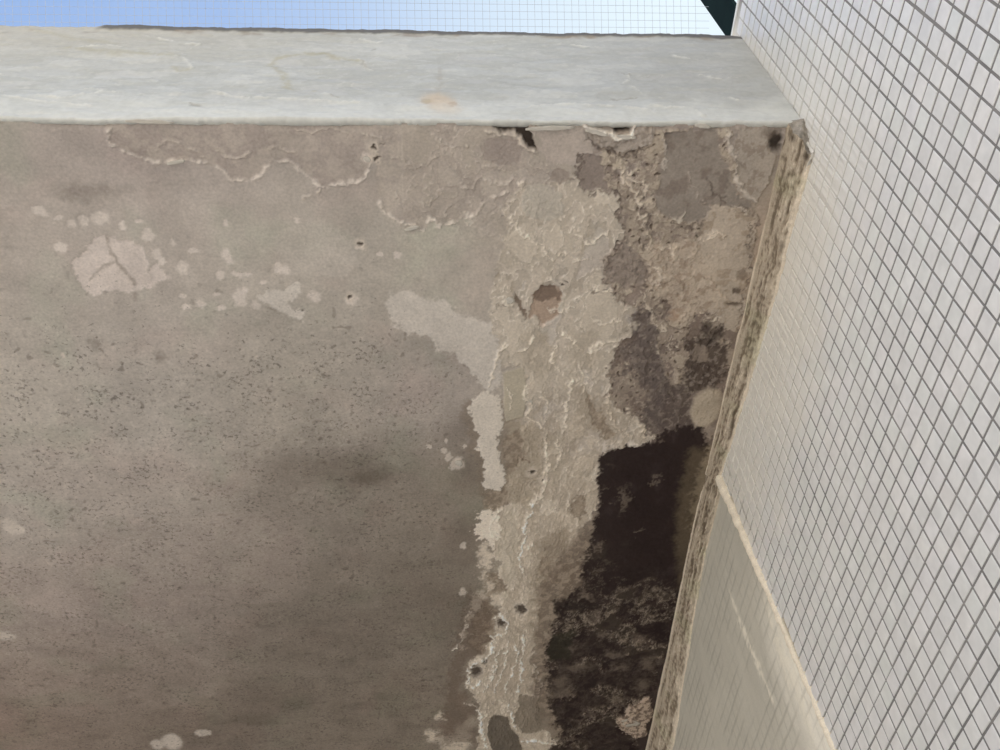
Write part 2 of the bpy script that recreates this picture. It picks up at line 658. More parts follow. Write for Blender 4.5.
# -- slow tone change at stations: old paint, grime film, mould bloom, plus painted inward shade
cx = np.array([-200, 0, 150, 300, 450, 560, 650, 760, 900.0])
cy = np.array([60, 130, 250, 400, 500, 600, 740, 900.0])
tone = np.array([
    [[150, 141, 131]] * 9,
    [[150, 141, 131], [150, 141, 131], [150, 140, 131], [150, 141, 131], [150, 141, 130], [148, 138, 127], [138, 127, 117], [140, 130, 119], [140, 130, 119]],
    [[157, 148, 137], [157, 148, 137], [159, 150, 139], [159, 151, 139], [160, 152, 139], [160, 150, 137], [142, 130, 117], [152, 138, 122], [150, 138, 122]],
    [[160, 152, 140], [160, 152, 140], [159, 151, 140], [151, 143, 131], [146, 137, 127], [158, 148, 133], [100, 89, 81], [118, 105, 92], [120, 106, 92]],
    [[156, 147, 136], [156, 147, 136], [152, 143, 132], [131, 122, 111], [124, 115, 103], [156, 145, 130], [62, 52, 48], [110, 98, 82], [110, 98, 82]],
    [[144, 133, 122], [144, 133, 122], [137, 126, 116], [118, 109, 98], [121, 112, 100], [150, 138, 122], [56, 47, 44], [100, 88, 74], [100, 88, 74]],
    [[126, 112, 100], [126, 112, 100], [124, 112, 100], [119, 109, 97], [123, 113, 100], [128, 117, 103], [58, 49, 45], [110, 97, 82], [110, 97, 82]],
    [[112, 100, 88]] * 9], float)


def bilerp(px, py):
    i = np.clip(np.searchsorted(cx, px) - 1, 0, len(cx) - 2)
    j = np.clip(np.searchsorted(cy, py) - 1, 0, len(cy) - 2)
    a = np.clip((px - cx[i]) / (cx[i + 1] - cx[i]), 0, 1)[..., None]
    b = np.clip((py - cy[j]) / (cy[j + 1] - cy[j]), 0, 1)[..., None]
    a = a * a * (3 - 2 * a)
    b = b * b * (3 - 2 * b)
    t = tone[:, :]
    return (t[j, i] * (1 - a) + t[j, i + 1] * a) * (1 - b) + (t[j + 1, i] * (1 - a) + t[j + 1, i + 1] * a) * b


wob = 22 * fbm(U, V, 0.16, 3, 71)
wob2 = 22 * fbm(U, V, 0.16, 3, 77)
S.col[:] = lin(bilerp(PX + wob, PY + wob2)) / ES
big = fbm(U, V, 0.22, 5, 51, 0.6)
med = fbm(U, V, 0.05, 5, 61, 0.65)
S.col *= (1 + 0.10 * big + 0.07 * med)[..., None]
green = sstep(0.05, 0.6, fbm(U, V, 0.13, 4, 81))[..., None]
S.col *= 1 + green * np.array([-0.035, 0.01, -0.02])
pink = sstep(0.1, 0.6, fbm(U, V, 0.12, 4, 91))[..., None]
S.col *= 1 + pink * np.array([0.02, -0.008, -0.005])
S.h += 0.0010 * big + 0.0004 * med

# -- fine mould specks on the left field, thickest in the middle and towards the back
dens = sstep(280, 420, PY) * (1 - sstep(480, 540, PX)) * (0.55 + 0.45 * sstep(-0.3, 0.4, fbm(U, V, 0.14, 3, 101)))
dens = dens + 0.45 * sstep(210, 300, PY) * (1 - sstep(380, 480, PX))
clump = sstep(-0.5, 0.6, fbm(U, V, 0.05, 4, 111, 0.65))
S.aux = np.clip(dens, 0, 1) * (0.5 + 0.5 * clump)
sq = 1 - np.abs(fbm(U, V, 0.016, 3, 113, 0.6)) * 2.2
sq = sstep(0.72, 1.0, sq) * np.clip(dens, 0, 1) * sstep(-0.3, 0.4, fbm(U, V, 0.05, 3, 115))
S.col *= (1 - 0.16 * sq)[..., None]
sq2 = sstep(0.25, 0.6, fbm(U, V, 0.011, 3, 117, 0.6)) * np.clip(dens, 0, 1)
S.col *= (1 + 0.12 * sq2)[..., None]
dot = sstep(0.80, 0.90, vnoise(U, V, 0.012, 119)) * np.clip(dens + 0.15, 0, 1) * sstep(-0.2, 0.3, fbm(U, V, 0.07, 3, 123))
S.col += (S.c((86, 77, 68)) - S.col) * (0.5 * dot)[..., None]
S.h += 0.0004 * sq - 0.0003 * sq2
# streaky grime lying crosswise towards the back
strk = sstep(0.05, 0.55, fbm(U * 0.35, V, 0.03, 4, 121)) * sstep(520, 700, PY) * (1 - sstep(430, 500, PX))
S.col *= (1 - 0.12 * strk)[..., None]
for (px, py, r, a, am) in ((345, 470, 34, 0.5, 0.45), (290, 470, 26, 0.6, 0.32), (375, 478, 20, 0.35, 0.5), (330, 640, 60, 0.4, 0.20), (400, 700, 60, 0.4, 0.14),
                           (270, 700, 45, 0.35, 0.35), (460, 430, 20, 1.0, 0.3), (470, 470, 16, 1.2, 0.45), (466, 540, 18, 1.2, 0.4), (430, 600, 40, 0.8, 0.3),
                           (78, 195, 26, 0.35, 0.35), (110, 190, 16, 0.3, 0.25), (160, 357, 5, 1, 0.6), (365, 478, 8, 0.5, 0.5), (322, 463, 6, 0.4, 0.5),
                           (95, 345, 5, 1.2, 0.4), (200, 735, 60, 0.3, 0.3), (470, 620, 22, 1.3, 0.35), (255, 720, 20, 0.3, 0.4)):
    S.spot(px, py, r, (88, 78, 68), 0, a, am, 0.9, 1.6)
for (px, py, r, a, am) in ((245, 560, 55, 0.7, 0.35), (30, 590, 40, 0.7, 0.25), (60, 610, 30, 0.6, 0.3), (110, 480, 60, 0.5, 0.2), (190, 345, 40, 0.5, 0.25)):
    S.spot(px, py, r, (160, 146, 136), 0, a, am, 0.95, 1.6)

# -- strip of lifted paint along the fascia, its torn edge standing proud
edge_a = [(105, 130), (109, 146), (128, 153), (150, 163), (166, 166), (182, 160), (204, 165), (221, 171), (232, 183), (250, 181), (264, 177),
          (266, 168), (275, 162), (285, 163), (302, 173), (326, 191), (344, 184), (361, 183), (372, 164)]
strip = [(60, 116)] + edge_a + [(377, 130), (377, 116)]
S.poly(strip, (143, 132, 122), -0.0006, 0.0025, 0.75, 0.6, mott=0.16, mottc=(156, 146, 134), msc=0.03)
S.line(edge_a, (184, 174, 161), 0.0030, 0.0018, 0.9, 0.7, 0.2, False)
S.line([(110, 146), (107, 136), (109, 130)], (178, 168, 155), 0.003, 0.002, 0.8)
edge_b = [(379, 203), (386, 215), (401, 223), (422, 231), (428, 228), (431, 219), (440, 227), (461, 220), (479, 211), (484, 201), (497, 198), (512, 190), (524, 184)]
S.poly([(377, 118), (374, 160), (378, 185)] + edge_b + [(522, 165), (518, 118)], (151, 140, 129), -0.0005, 0.0025, 0.6, 0.7, mott=0.2, mottc=(164, 154, 140), msc=0.03)
S.line(edge_b, (184, 174, 160), 0.0032, 0.0018, 0.9, 0.8, 0.12, False)
for ln in ([(393, 159), (405, 163), (417, 171), (428, 163), (438, 156), (446, 150)], [(155, 150), (168, 142), (190, 152), (205, 158)],
           [(268, 150), (282, 150), (292, 153)], [(300, 133), (330, 130), (360, 136), (390, 140)], [(430, 206), (448, 186), (470, 190), (482, 178)],
           [(395, 190), (400, 205), (412, 214)], [(470, 160), (486, 168), (505, 171)], [(440, 140), (452, 150), (468, 147)], [(486, 182), (500, 186), (515, 180)],
           [(325, 190), (310, 200), (300, 196)], [(215, 150), (235, 160), (250, 158)]):
    S.line(ln, (172, 162, 148), 0.0024, 0.0016, 0.7, 1.0, 0.1)
S.line([(500, 205), (488, 218), (478, 226), (476, 242)], (138, 128, 116), 0.002, -0.0005, 0.6)
S.line([(520, 196), (521, 210), (527, 222), (548, 220)], (138, 128, 116), 0.002, -0.0005, 0.6)
S.line([(393, 139), (380, 144), (373, 150), (370, 158), (362, 168)], (110, 100, 90), 0.002, -0.0008, 0.8)
S.line([(120, 195), (190, 184), (236, 190)], (135, 126, 116), 0.004, 0, 0.35)

ss = np.s_[0:int(np.searchsorted(ys, 0.95)), int(np.searchsorted(xs, 0.0)):int(np.searchsorted(xs, 0.30))]
mm = (sstep(370, 430, PX[ss]) * (1 - sstep(560, 600, PX[ss])) * (1 - sstep(215, 270, PY[ss])))
nn = 1.2 * fbm(U[ss], V[ss], 0.07, 5, 281, 0.52)
S.peel(ss, mm, nn, (-0.2, 0.05, 0.28), ((142, 131, 120), (160, 150, 137), (150, 141, 127)), 0.45, 0.018, 0.0004, (182, 172, 158), 0.6)
# -- pale patches where the top coat has fallen away
PALE = (181, 170, 159)
S.poly([(275, 236), (300, 222), (334, 228), (354, 245), (358, 264), (344, 277), (310, 278), (284, 272)], (166, 158, 146), 0.0002, 0.004, 0.6, 1.4)
S.poly([(72, 266), (86, 244), (96, 237), (106, 240), (112, 262), (106, 240), (124, 243), (140, 246), (148, 262), (146, 272), (158, 265), (166, 280), (148, 287),
        (132, 293), (106, 292), (92, 297), (78, 288)], PALE, -0.0007, 0.0012, 1, 0.9)
S.line([(106, 238), (112, 258), (122, 270), (132, 281), (135, 300)], (143, 133, 122), 0.003, 0.0004, 1, 0.5, 0, False)
S.line([(113, 264), (101, 269), (90, 282)], (150, 140, 129), 0.0028, 0.0003, 0.9, 0.5, 0)
S.line([(145, 268), (152, 280)], (150, 140, 129), 0.002, 0.0003, 0.8, 0.5, 0)
S.poly([(256, 297), (263, 291), (284, 293), (289, 284), (299, 284), (303, 293), (296, 299), (286, 303), (296, 311), (306, 313), (301, 321), (288, 316), (274, 308)],
       (178, 170, 158), -0.0005, 0.0014, 1, 1.0)
for (px, py, r, a) in ((38, 212, 7.5, .7), (99, 219, 8.5, .8), (83, 222, 5, .9), (71, 225, 4, .8), (58, 219, 5, .5), (122, 227, 4, 1), (146, 236, 6.5, .9), (137, 223, 4, .6),
                       (60, 249, 6, .8), (157, 256, 5, 1), (162, 262, 4, 1), (182, 268, 6.5, .9), (172, 244, 4, .8), (192, 252, 5, .5), (225, 225, 4, .8),
                       (228, 257, 4.5, 1.8), (219, 276, 4, 1.3), (236, 275, 6, .4), (247, 274, 5, .4), (239, 299, 7, 1.2), (244, 292, 4, .7), (200, 305, 5, .8),
                       (186, 308, 4, .7), (223, 308, 4, .8), (182, 296, 4, .7), (217, 296, 3, .8), (314, 297, 7, .8), (351, 300, 6.5, .9), (298, 221, 3.5, .9),
                       (285, 270, 5, 1), (277, 268, 4, 1.4), (262, 283, 4, .6), (380, 255, 4, .6), (398, 256, 4, .8), (256, 306, 5, 1), (366, 160, 5, 1.1),
                       (429, 446, 2.6, 1), (446, 442, 2.2, 1), (443, 451, 3, .8), (448, 457, 3.2, 1.4), (458, 463, 6, 1.1), (453, 467, 3.5, 1), (465, 447, 2, 1),
                       (10, 526, 9, .9), (19, 530, 5, .6), (5, 636, 10, .4), (62, 357, 2.4, 1), (257, 358, 2.4, 1), (463, 546, 3.4, 1), (463, 592, 4, 1), (172, 742, 10, .8),
                       (157, 745, 7, .7), (203, 733, 8, .4), (360, 248, 4.5, .7)):
    S.spot(px, py, r, (182, 172, 160) if py < 330 else (172, 162, 149), -0.0006, a, 0.95, 0.3, 0.8)
S.poly([(385, 298), (398, 292), (420, 294), (446, 303), (470, 318), (490, 322), (496, 345), (503, 360), (499, 388), (488, 392), (474, 374), (455, 355), (425, 338),
        (400, 330), (388, 318)], (178, 170, 158), 0.0004, 0.0035, 0.9, 1.5)
E2 = [(474, 398), (469, 416), (478, 432), (476, 450), (485, 458), (484, 490), (502, 489), (506, 476), (500, 460), (498, 438), (504, 420), (502, 406), (494, 392), (484, 392)]
S.poly([(466, 400), (460, 418), (470, 436), (468, 452), (478, 466), (478, 496), (510, 500), (516, 478), (508, 455), (508, 436), (515, 420), (510, 400)], (116, 104, 90), 0, 0.006, 0.6, 1.2)
S.poly(E2, (184, 175, 161), 0.0008, 0.002, 1, 1.2)

# -- the broad cream swath of flaking plaster running back from the fascia
F = [(520, 186), (504, 208), (506, 232), (500, 258), (494, 284), (490, 318), (498, 345), (503, 368), (526, 366), (527, 404), (524, 428), (524, 448), (514, 470), (505, 498),
     (494, 514), (490, 530), (494, 546), (500, 570), (502, 592), (500, 606), (499, 618), (492, 640), (470, 662), (466, 686), (480, 702), (478, 750), (474, 800),
     (560, 800), (556, 742), (540, 726), (536, 694), (530, 660), (538, 630), (540, 600), (545, 580), (558, 562), (572, 545), (588, 522), (598, 500), (596, 478), (600, 455),
     (630, 447), (654, 437), (640, 424), (622, 408), (602, 398), (612, 388), (606, 374), (612, 360), (620, 344), (640, 330), (638, 310), (615, 296), (602, 282), (602, 258),
     (614, 247), (623, 236), (619, 226), (616, 214), (621, 205), (612, 193), (600, 188), (584, 192), (578, 174), (560, 182), (540, 184)]
CREAM = (172, 163, 151)
RID0 = (202, 193, 178)
keep = S.col.copy()
s, m, sd = S.poly(F, CREAM, -0.0012, 0.0014, 1, 1.2, rim=0.0008, rimc=(186, 176, 160), rimw=0.0022)
fr = (0.5 * (1 - sstep(260, 420, PY)))[..., None]             # towards the fascia the old coat still clings
S.col += (keep - S.col) * fr
S.col[s] += (S.c((188, 177, 160)) - S.col[s]) * (m * 0.9 * sstep(430, 540, PY[s]))[..., None]       # plaster painted paler further in, offsetting the dimmer light
u, v = U[s], V[s]
n1 = fbm(u, v * 0.45, 0.03, 4, 131, 0.6)
n2 = 1 - np.abs(fbm(u + 0.6 * S.wu[s], v * 0.5, 0.028, 3, 141, 0.6))           # flow-like ridges running back
n3 = fbm(u, v, 0.012, 3, 151)
low = sstep(0.55, 0.75, n1 * 0.5 + 0.5)[..., None] * m[..., None]
S.col[s] += (S.c((146, 134, 117)) - S.col[s]) * low * 0.75
hi = sstep(0.88, 0.985, n2) * sstep(-0.2, 0.3, S.brk[s]) * m * sstep(300, 380, PY[s] + 60 * n1)
S.col[s] += (S.c((199, 188, 170)) - S.col[s]) * (hi * 0.7)[..., None]
S.h[s] += 0.0011 * hi + 0.00035 * n3 * m
brown = sstep(0.40, 0.62, fbm(u, v, 0.02, 4, 161, 0.65)) * m * sstep(380, 480, PY[s])
S.col[s] += (S.c((118, 104, 88)) - S.col[s]) * (brown * 0.7)[..., None]
grn = sstep(0.2, 0.6, fbm(u, v, 0.05, 3, 171)) * m
S.col[s] += (S.c((162, 155, 138)) - S.col[s]) * (grn * 0.5)[..., None]

nn = 1.25 * fbm(u * 1.05, v * 0.55, 0.06, 5, 261, 0.52)
S.peel(s, m * 0.9, nn, (-0.34, -0.12, 0.10, 0.33), ((150, 139, 122), (178, 167, 151), (160, 150, 134), (182, 171, 154)), 0.6, 0.02, 0.0006, RID0, 0.8)
S.col[s] *= 1 + 0.16 * (m * sstep(440, 540, PY[s]))[..., None]  # colour lifted again towards the back against the light's falloff
nn = fbm(u, v * 0.45, 0.028, 4, 271, 0.55)
S.peel(s, m * sstep(360, 440, PY[s]), nn, (-0.25, 0.22), ((146, 133, 116), (176, 164, 146)), 0.45, 0.03, 0.0004, RID0, 0.6)
OLV = (157, 148, 130)
S.poly([(503, 372), (525, 367), (526, 400), (523, 418), (506, 422), (503, 400)], OLV, 0.0012, 0.001, 1, 0.4)
S.poly([(524, 188), (545, 184), (562, 196), (565, 214), (550, 222), (530, 220), (521, 206)], (161, 153, 139), 0.0004, 0.002, 0.9)
S.poly([(540, 134), (580, 132), (594, 146), (590, 158), (576, 164), (548, 164), (541, 150)], (160, 149, 137), 0.0006, 0.0015, 1, 0.8, flat=0.8)
S.poly([(482, 141), (508, 138), (520, 142), (524, 162), (500, 166), (484, 160)], (140, 129, 119), -0.0006, 0.0015, 0.9, 0.8)
S.poly([(578, 156), (590, 154), (612, 160), (622, 180), (620, 200), (612, 192), (600, 187), (585, 192), (577, 176)], (126, 115, 105), -0.0012, 0.0014, 1, 0.9)
S.poly([(552, 172), (566, 170), (574, 182), (560, 184), (551, 180)], (136, 125, 114), -0.0006, 0.0014, 0.9, 0.8)
# brown hollow with a torn rim
S.poly([(535, 292), (541, 286), (552, 287), (561, 291), (563, 302), (557, 306), (560, 316), (549, 322), (543, 330), (536, 318), (528, 316), (531, 304)], (152, 134, 117), -0.002, 0.0012, 1, 0.9)
S.poly([(535, 294), (541, 287), (551, 288), (561, 294), (562, 301), (550, 299), (540, 302), (536, 300)], (112, 97, 84), -0.001, 0.0012, 0.9, 0.8)
S.line([(538, 316), (544, 328), (560, 322), (572, 318)], (186, 172, 156), 0.0022, 0.0014)
S.poly([(515, 294), (519, 300), (526, 312), (527, 320), (518, 306), (513, 302)], (108, 95, 82), -0.0015, 0.001, 0.9, 0.7)
S.spot(508, 303, 5, (196, 186, 168), 0.001)
S.line([(494, 312), (499, 306), (504, 308)], (110, 98, 86), 0.002, -0.001)
S.line([(548, 272), (551, 282), (556, 284)], (190, 180, 164), 0.002, 0.0016)
# knocked and dirty places inside the swath
for pl, c, a, so in (([(504, 422), (530, 425), (542, 440), (540, 480), (530, 505), (506, 500), (508, 470), (514, 450)], (146, 134, 116), .7, .006),
                     ([(503, 508), (520, 504), (518, 560), (508, 600), (498, 606), (497, 560)], (178, 168, 150), .6, .005),
                     ([(542, 540), (562, 528), (574, 545), (558, 575), (546, 600), (540, 640), (533, 640), (531, 590)], (136, 123, 106), .75, .010),
                     ([(574, 385), (600, 398), (618, 412), (606, 436), (586, 428), (572, 405)], (146, 134, 117), .6, .006),
                     ([(548, 436), (562, 432), (564, 484), (552, 488)], (158, 147, 130), .6, .005),
                     ([(500, 640), (528, 640), (532, 690), (500, 696), (488, 690)], (158, 145, 128), .5, .008),
                     ([(520, 330), (548, 336), (560, 362), (540, 380), (526, 364)], (154, 143, 126), .6, .006),
                     ([(566, 330), (596, 330), (600, 352), (584, 372), (568, 360)], (156, 145, 128), .5, .006)):
    S.poly(pl, c, -0.0003, so, a, 1.6)
for pl in ([(588, 390), (596, 404), (606, 424), (614, 436), (606, 440), (596, 428), (588, 412)], [(572, 498), (584, 495), (587, 514), (576, 519), (571, 512)],
           [(484, 574), (498, 572), (505, 590), (498, 602), (486, 596)], [(474, 612), (486, 600), (497, 612), (494, 640), (480, 655), (470, 650)],
           [(505, 436), (518, 430), (526, 452), (516, 472), (506, 470)], [(486, 492), (510, 488), (508, 504), (492, 512), (484, 506)],
           [(556, 574), (576, 560), (590, 570), (580, 596), (560, 600)], [(540, 560), (552, 556), (552, 580), (542, 590)]):
    S.poly(pl, (118, 105, 90), -0.0008, 0.003, 0.8, 1.3, mott=0.15, mottc=(146, 133, 116), msc=0.015)
S.line([(518, 461), (524, 458), (530, 462)], (92, 78, 66), 0.0035, -0.0006)
for (px, py, r) in ((532, 472, 2.5), (521, 609, 4.5), (502, 623, 4.5), (476, 671, 6), (484, 661, 3), (350, 298, 2.2), (361, 245, 2.6), (373, 149, 3), (375, 160, 2.8),
                    (565, 281, 2.2), (561, 285, 2), (543, 480, 1.5)):
    S.spot(px, py, r + 3, (184, 173, 157), 0.0010, 1, 0.7, 0.5, 0.6)
    S.spot(px, py, r, (66, 57, 49), -0.002, 1, 0.95, 0.5, 1.2)
RID = (203, 192, 174)
for ln, w in (([(570, 380), (572, 392), (566, 406), (564, 428)], 2.6), ([(526, 384), (526, 392), (530, 408), (527, 416)], 2.4), ([(528, 418), (536, 422), (544, 428)], 2.4),
              ([(545, 438), (547, 460), (546, 476), (542, 496), (532, 506)], 2.8), ([(540, 395), (548, 404), (545, 420)], 2.0), ([(536, 330), (530, 345), (520, 352)], 2.2),
              ([(505, 344), (500, 352), (494, 366), (490, 386)], 3.0), ([(524, 536), (522, 548), (520, 560), (524, 572)], 3.2), ([(532, 504), (528, 520), (524, 534)], 2.6),
              ([(492, 620), (500, 615), (508, 620), (504, 634), (496, 636)], 2.4),
              ([(492, 636), (492, 650), (484, 662)], 2.8), ([(470, 668), (476, 662), (486, 658)], 3.0), ([(468, 668), (468, 684), (476, 688), (480, 680)], 3.0),
              ([(500, 650), (496, 664), (490, 680), (484, 692)], 2.2), ([(508, 640), (506, 660), (500, 676), (494, 692)], 2.2), ([(516, 640), (517, 662), (508, 680), (506, 692)], 2.2),
              ([(524, 634), (522, 655), (522, 676), (516, 692)], 2.2), ([(533, 664), (538, 676), (544, 684), (538, 694)], 2.2), ([(466, 702), (474, 706), (482, 714)], 3.0),
              ([(480, 714), (482, 730), (486, 748)], 4.5), ([(508, 704), (512, 716), (516, 730)], 2.6), ([(548, 708), (564, 718), (580, 732), (594, 746)], 2.8),
              ([(524, 742), (536, 740), (552, 744)], 5.0), ([(510, 410), (512, 396), (506, 388)], 1.6), ([(588, 352), (600, 344), (616, 342)], 3.5),
              ([(634, 404), (641, 402), (647, 408)], 2.6), ([(560, 330), (572, 340), (580, 352)], 1.8), ([(556, 345), (552, 358), (560, 372)], 1.8),
              ([(580, 362), (586, 378), (582, 392)], 2.0), ([(555, 440), (560, 452), (556, 470)], 1.8), ([(470, 612), (466, 626), (462, 642), (452, 650)], 2.4),
              ([(592, 286), (602, 292), (616, 290)], 2.8), ([(610, 230), (606, 236), (596, 240)], 2.2), ([(528, 240), (542, 248), (552, 262)], 1.8), ([(506, 214), (518, 226), (530, 240)], 2.0),
              ([(576, 236), (590, 244), (600, 238)], 1.8), ([(560, 252), (574, 262), (592, 258)], 1.8), ([(548, 308), (560, 314), (575, 306)], 1.6), ([(590, 318), (606, 324), (628, 320)], 2.0)):
    S.line(ln, RID if ln[0][1] < 480 else (226, 216, 200), w * 0.0012, 0.0017, 0.92, 1.0, -0.05)  # far ridges get a brighter colour to make up for weaker light
S.poly([(482, 512), (492, 510), (500, 520), (498, 538), (488, 546), (478, 536), (475, 524)], (204, 193, 176), 0.0006, 0.0025, 0.9, 2.2)
for (px, py, rr, a) in ((484, 552, 6, 1.3), (488, 564, 5, 1), (483, 576, 4, 1.2), (489, 586, 5, 1), (480, 598, 6, 1), (474, 606, 5, 1), (470, 618, 3.5, 1.4), (466, 634, 3, 1.6), (462, 648, 3, 1),
                        (492, 556, 4, .8), (478, 566, 2.5, 1), (496, 600, 5, 1.2), (446, 742, 8, .8), (432, 736, 6, .9), (462, 736, 9, 1.1), (470, 722, 6, 1), (456, 748, 12, .7), (440, 716, 4, 1)):
    S.spot(px, py, rr, (196, 184, 166), 0.0006, a, 0.75, 0.6, 2.2)
# grey coat left at the very back
S.poly([(489, 718), (494, 714), (507, 716), (511, 728), (518, 736), (524, 756), (494, 756), (487, 734)], (98, 90, 79), 0.0012, 0.001, 1, 0.3, rim=0.0006, rimw=0.002)
S.poly([(520, 694), (540, 698), (546, 716), (542, 730), (524, 734), (514, 720)], (118, 108, 94), -0.0006, 0.002, 0.9, 1.0)

# -- mottled brown zone between the swath and the wall, down to bare damp plaster
Hh = [(600, 130), (660, 130), (728, 128), (745, 205), (760, 215), (745, 320), (735, 380), (722, 440), (690, 430), (655, 440), (640, 424), (622, 408), (604, 398), (612, 388),
      (608, 374), (612, 360), (622, 342), (640, 328), (638, 310), (616, 296), (604, 280), (604, 258), (616, 246), (624, 236), (618, 214), (622, 204), (604, 170)]
s, m, sd = S.poly(Hh, None, -0.0005, 0.002, 1, 1.3)
u, v = U[s], V[s]
mo = 1.3 * fbm(u, v, 0.045, 5, 181, 0.55)
dk = sstep(-0.2, 0.35, mo + 0.9 * (PY[s] - 300) / 200)
S.col[s] += (S.c((104, 92, 82)) - S.col[s]) * (m * (0.2 + 0.5 * dk))[..., None]
lt = sstep(0.12, 0.42, 1.2 * fbm(u, v, 0.026, 4, 191, 0.55) - 0.45 * (PY[s] - 260) / 150)
S.col[s] += (S.c((172, 160, 140)) - S.col[s]) * (m * lt * 0.75)[..., None]
nn = 1.3 * fbm(u, v * 0.8, 0.042, 5, 291, 0.55)
fade = 1 - sstep(330, 430, PY[s])
S.peel(s, m * (0.35 + 0.65 * fade), nn, (-0.3, -0.08, 0.14, 0.34), ((118, 106, 96), (150, 138, 121), (126, 114, 102), (160, 148, 130)), 0.6, 0.03, 0.0006, (176, 164, 146), 0.55)
pit = sstep(0.80, 0.90, vnoise(u, v, 0.0075, 14)) * m
S.col[s] += (S.c((74, 62, 52)) - S.col[s]) * (pit * 0.8)[..., None]
S.h[s] += (0.0016 * lt + 0.0010 * mo - 0.0015 * pit) * m

S.poly([(590, 136), (606, 133), (616, 139), (630, 136), (640, 127), (652, 130), (652, 142), (640, 147), (618, 152), (600, 148)], (146, 136, 124), 0.0022, 0.0012, 1, 0.6, mott=0.12, mottc=(128, 118, 106))
S.poly([(666, 134), (700, 128), (716, 128), (720, 150), (728, 170), (738, 192), (754, 207), (742, 210), (722, 204), (710, 205), (706, 219), (686, 222), (662, 216), (654, 198), (660, 176)],
       (127, 118, 107), 0.0003, 0.0014, 1, 0.8, mott=0.05, mottc=(114, 104, 94), msc=0.04, flat=0.85)
S.line([(684, 168), (694, 186), (704, 206), (706, 218)], (150, 139, 127), 0.0022, 0.0012, 0.8)
S.line([(706, 180), (712, 190), (722, 198), (734, 206), (752, 211)], (84, 73, 64), 0.0026, -0.0012, 0.8)
S.line([(726, 200), (738, 208), (746, 211)], (172, 161, 146), 0.0018, 0.0014, 0.8)
S.poly([(739, 130), (781, 126), (777, 150), (773, 172), (764, 190), (756, 205), (744, 196), (738, 182), (742, 166), (733, 148)], (150, 140, 127), 0.0012, 0.0012, 1, 0.8,
       rim=0.001, rimw=0.0022, mott=0.06, mottc=(134, 123, 110), flat=0.8)
S.line([(726, 130), (731, 146), (736, 162), (736, 176), (744, 190), (757, 203)], (176, 166, 152), 0.0034, 0.0018, 0.9, 0.8, 0)
S.poly([(709, 208), (722, 204), (744, 213), (758, 215), (752, 250), (748, 290), (742, 326), (726, 332), (714, 312), (700, 304), (690, 284), (696, 250)],
       (160, 148, 132), 0.0009, 0.0022, 0.9, 1.3, mott=0.06, mottc=(142, 128, 111), msc=0.03, flat=0.75)
for ln, w, c in (([(640, 290), (648, 306), (656, 322), (654, 336), (660, 352), (662, 378), (672, 388)], 3.0, (172, 160, 143)), ([(678, 370), (680, 390), (678, 420)], 4.2, (148, 136, 120)),
                 ([(618, 152), (622, 170), (632, 190), (640, 204)], 4.0, (166, 154, 136)), ([(664, 130), (664, 150), (664, 172)], 2.4, (170, 160, 146)),
                 ([(646, 232), (654, 246), (664, 252), (676, 248)], 3.0, (172, 160, 140)), ([(670, 214), (678, 222), (684, 212)], 2.0, (170, 160, 144)),
                 ([(628, 250), (634, 266), (640, 280)], 2.2, (150, 138, 122)), ([(670, 270), (680, 282), (686, 292)], 1.8, (110, 94, 80)), ([(640, 340), (646, 360), (644, 384)], 2.0, (140, 128, 114)),
                 ([(652, 392), (660, 384), (668, 396)], 2.0, (146, 134, 118)), ([(700, 268), (714, 284), (726, 300)], 2.0, (176, 160, 140))):
    S.line(ln, c, w * 0.00125, 0.002, 0.85, 0.9, 0)
S.poly([(650, 246), (690, 240), (712, 262), (720, 300), (700, 316), (676, 318), (664, 300), (650, 284)], (166, 152, 134), 0.0005, 0.005, 0.6, 2.2, mott=0.06, mottc=(128, 112, 96), msc=0.018)
S.spot(676, 314, 5, (128, 100, 78), -0.001, 1.2, 0.5, 0.8, 2.0)
for pl, c in (([(640, 300), (656, 330), (662, 360), (670, 390), (672, 424), (652, 436), (640, 420), (650, 396), (636, 372), (622, 376), (628, 346)], (84, 75, 70)),
              ([(688, 336), (708, 338), (724, 340), (728, 360), (722, 384), (716, 390), (700, 388), (688, 396), (682, 372)], (66, 56, 49)),
              ([(664, 380), (690, 390), (692, 424), (700, 430), (676, 430), (660, 432), (664, 404)], (80, 70, 64)),
              ([(602, 258), (612, 250), (630, 246), (646, 262), (648, 284), (630, 290), (606, 282)], (128, 117, 106))):
    S.poly(pl, c, -0.0006, 0.006, 0.88, 2.2, mott=0.05, mottc=(112, 102, 92), msc=0.012)
S.poly([(696, 344), (708, 348), (706, 362), (694, 360)], (120, 108, 95), 0.0006, 0.002, 0.8)
S.spot(706, 408, 14.5, (152, 140, 122), 0.0012, 1.35, 1.0, 0.16, 0.5)
S.spot(776, 141, 6, (40, 33, 28), -0.004, 1.8, 0.95, 0.5, 0.8)
S.spot(770, 132, 8, (92, 82, 72), -0.001, 0.7, 0.7, 0.7, 0.8)
S.spot(733, 304, 8, (66, 54, 44), -0.0015, 0.25, 0.8, 0.5, 0.6)
S.spot(737, 290, 3.5, (70, 58, 48), -0.001, 1.2, 0.8)
S.spot(741, 274, 4, (92, 78, 64), -0.001, 1.6, 0.6)
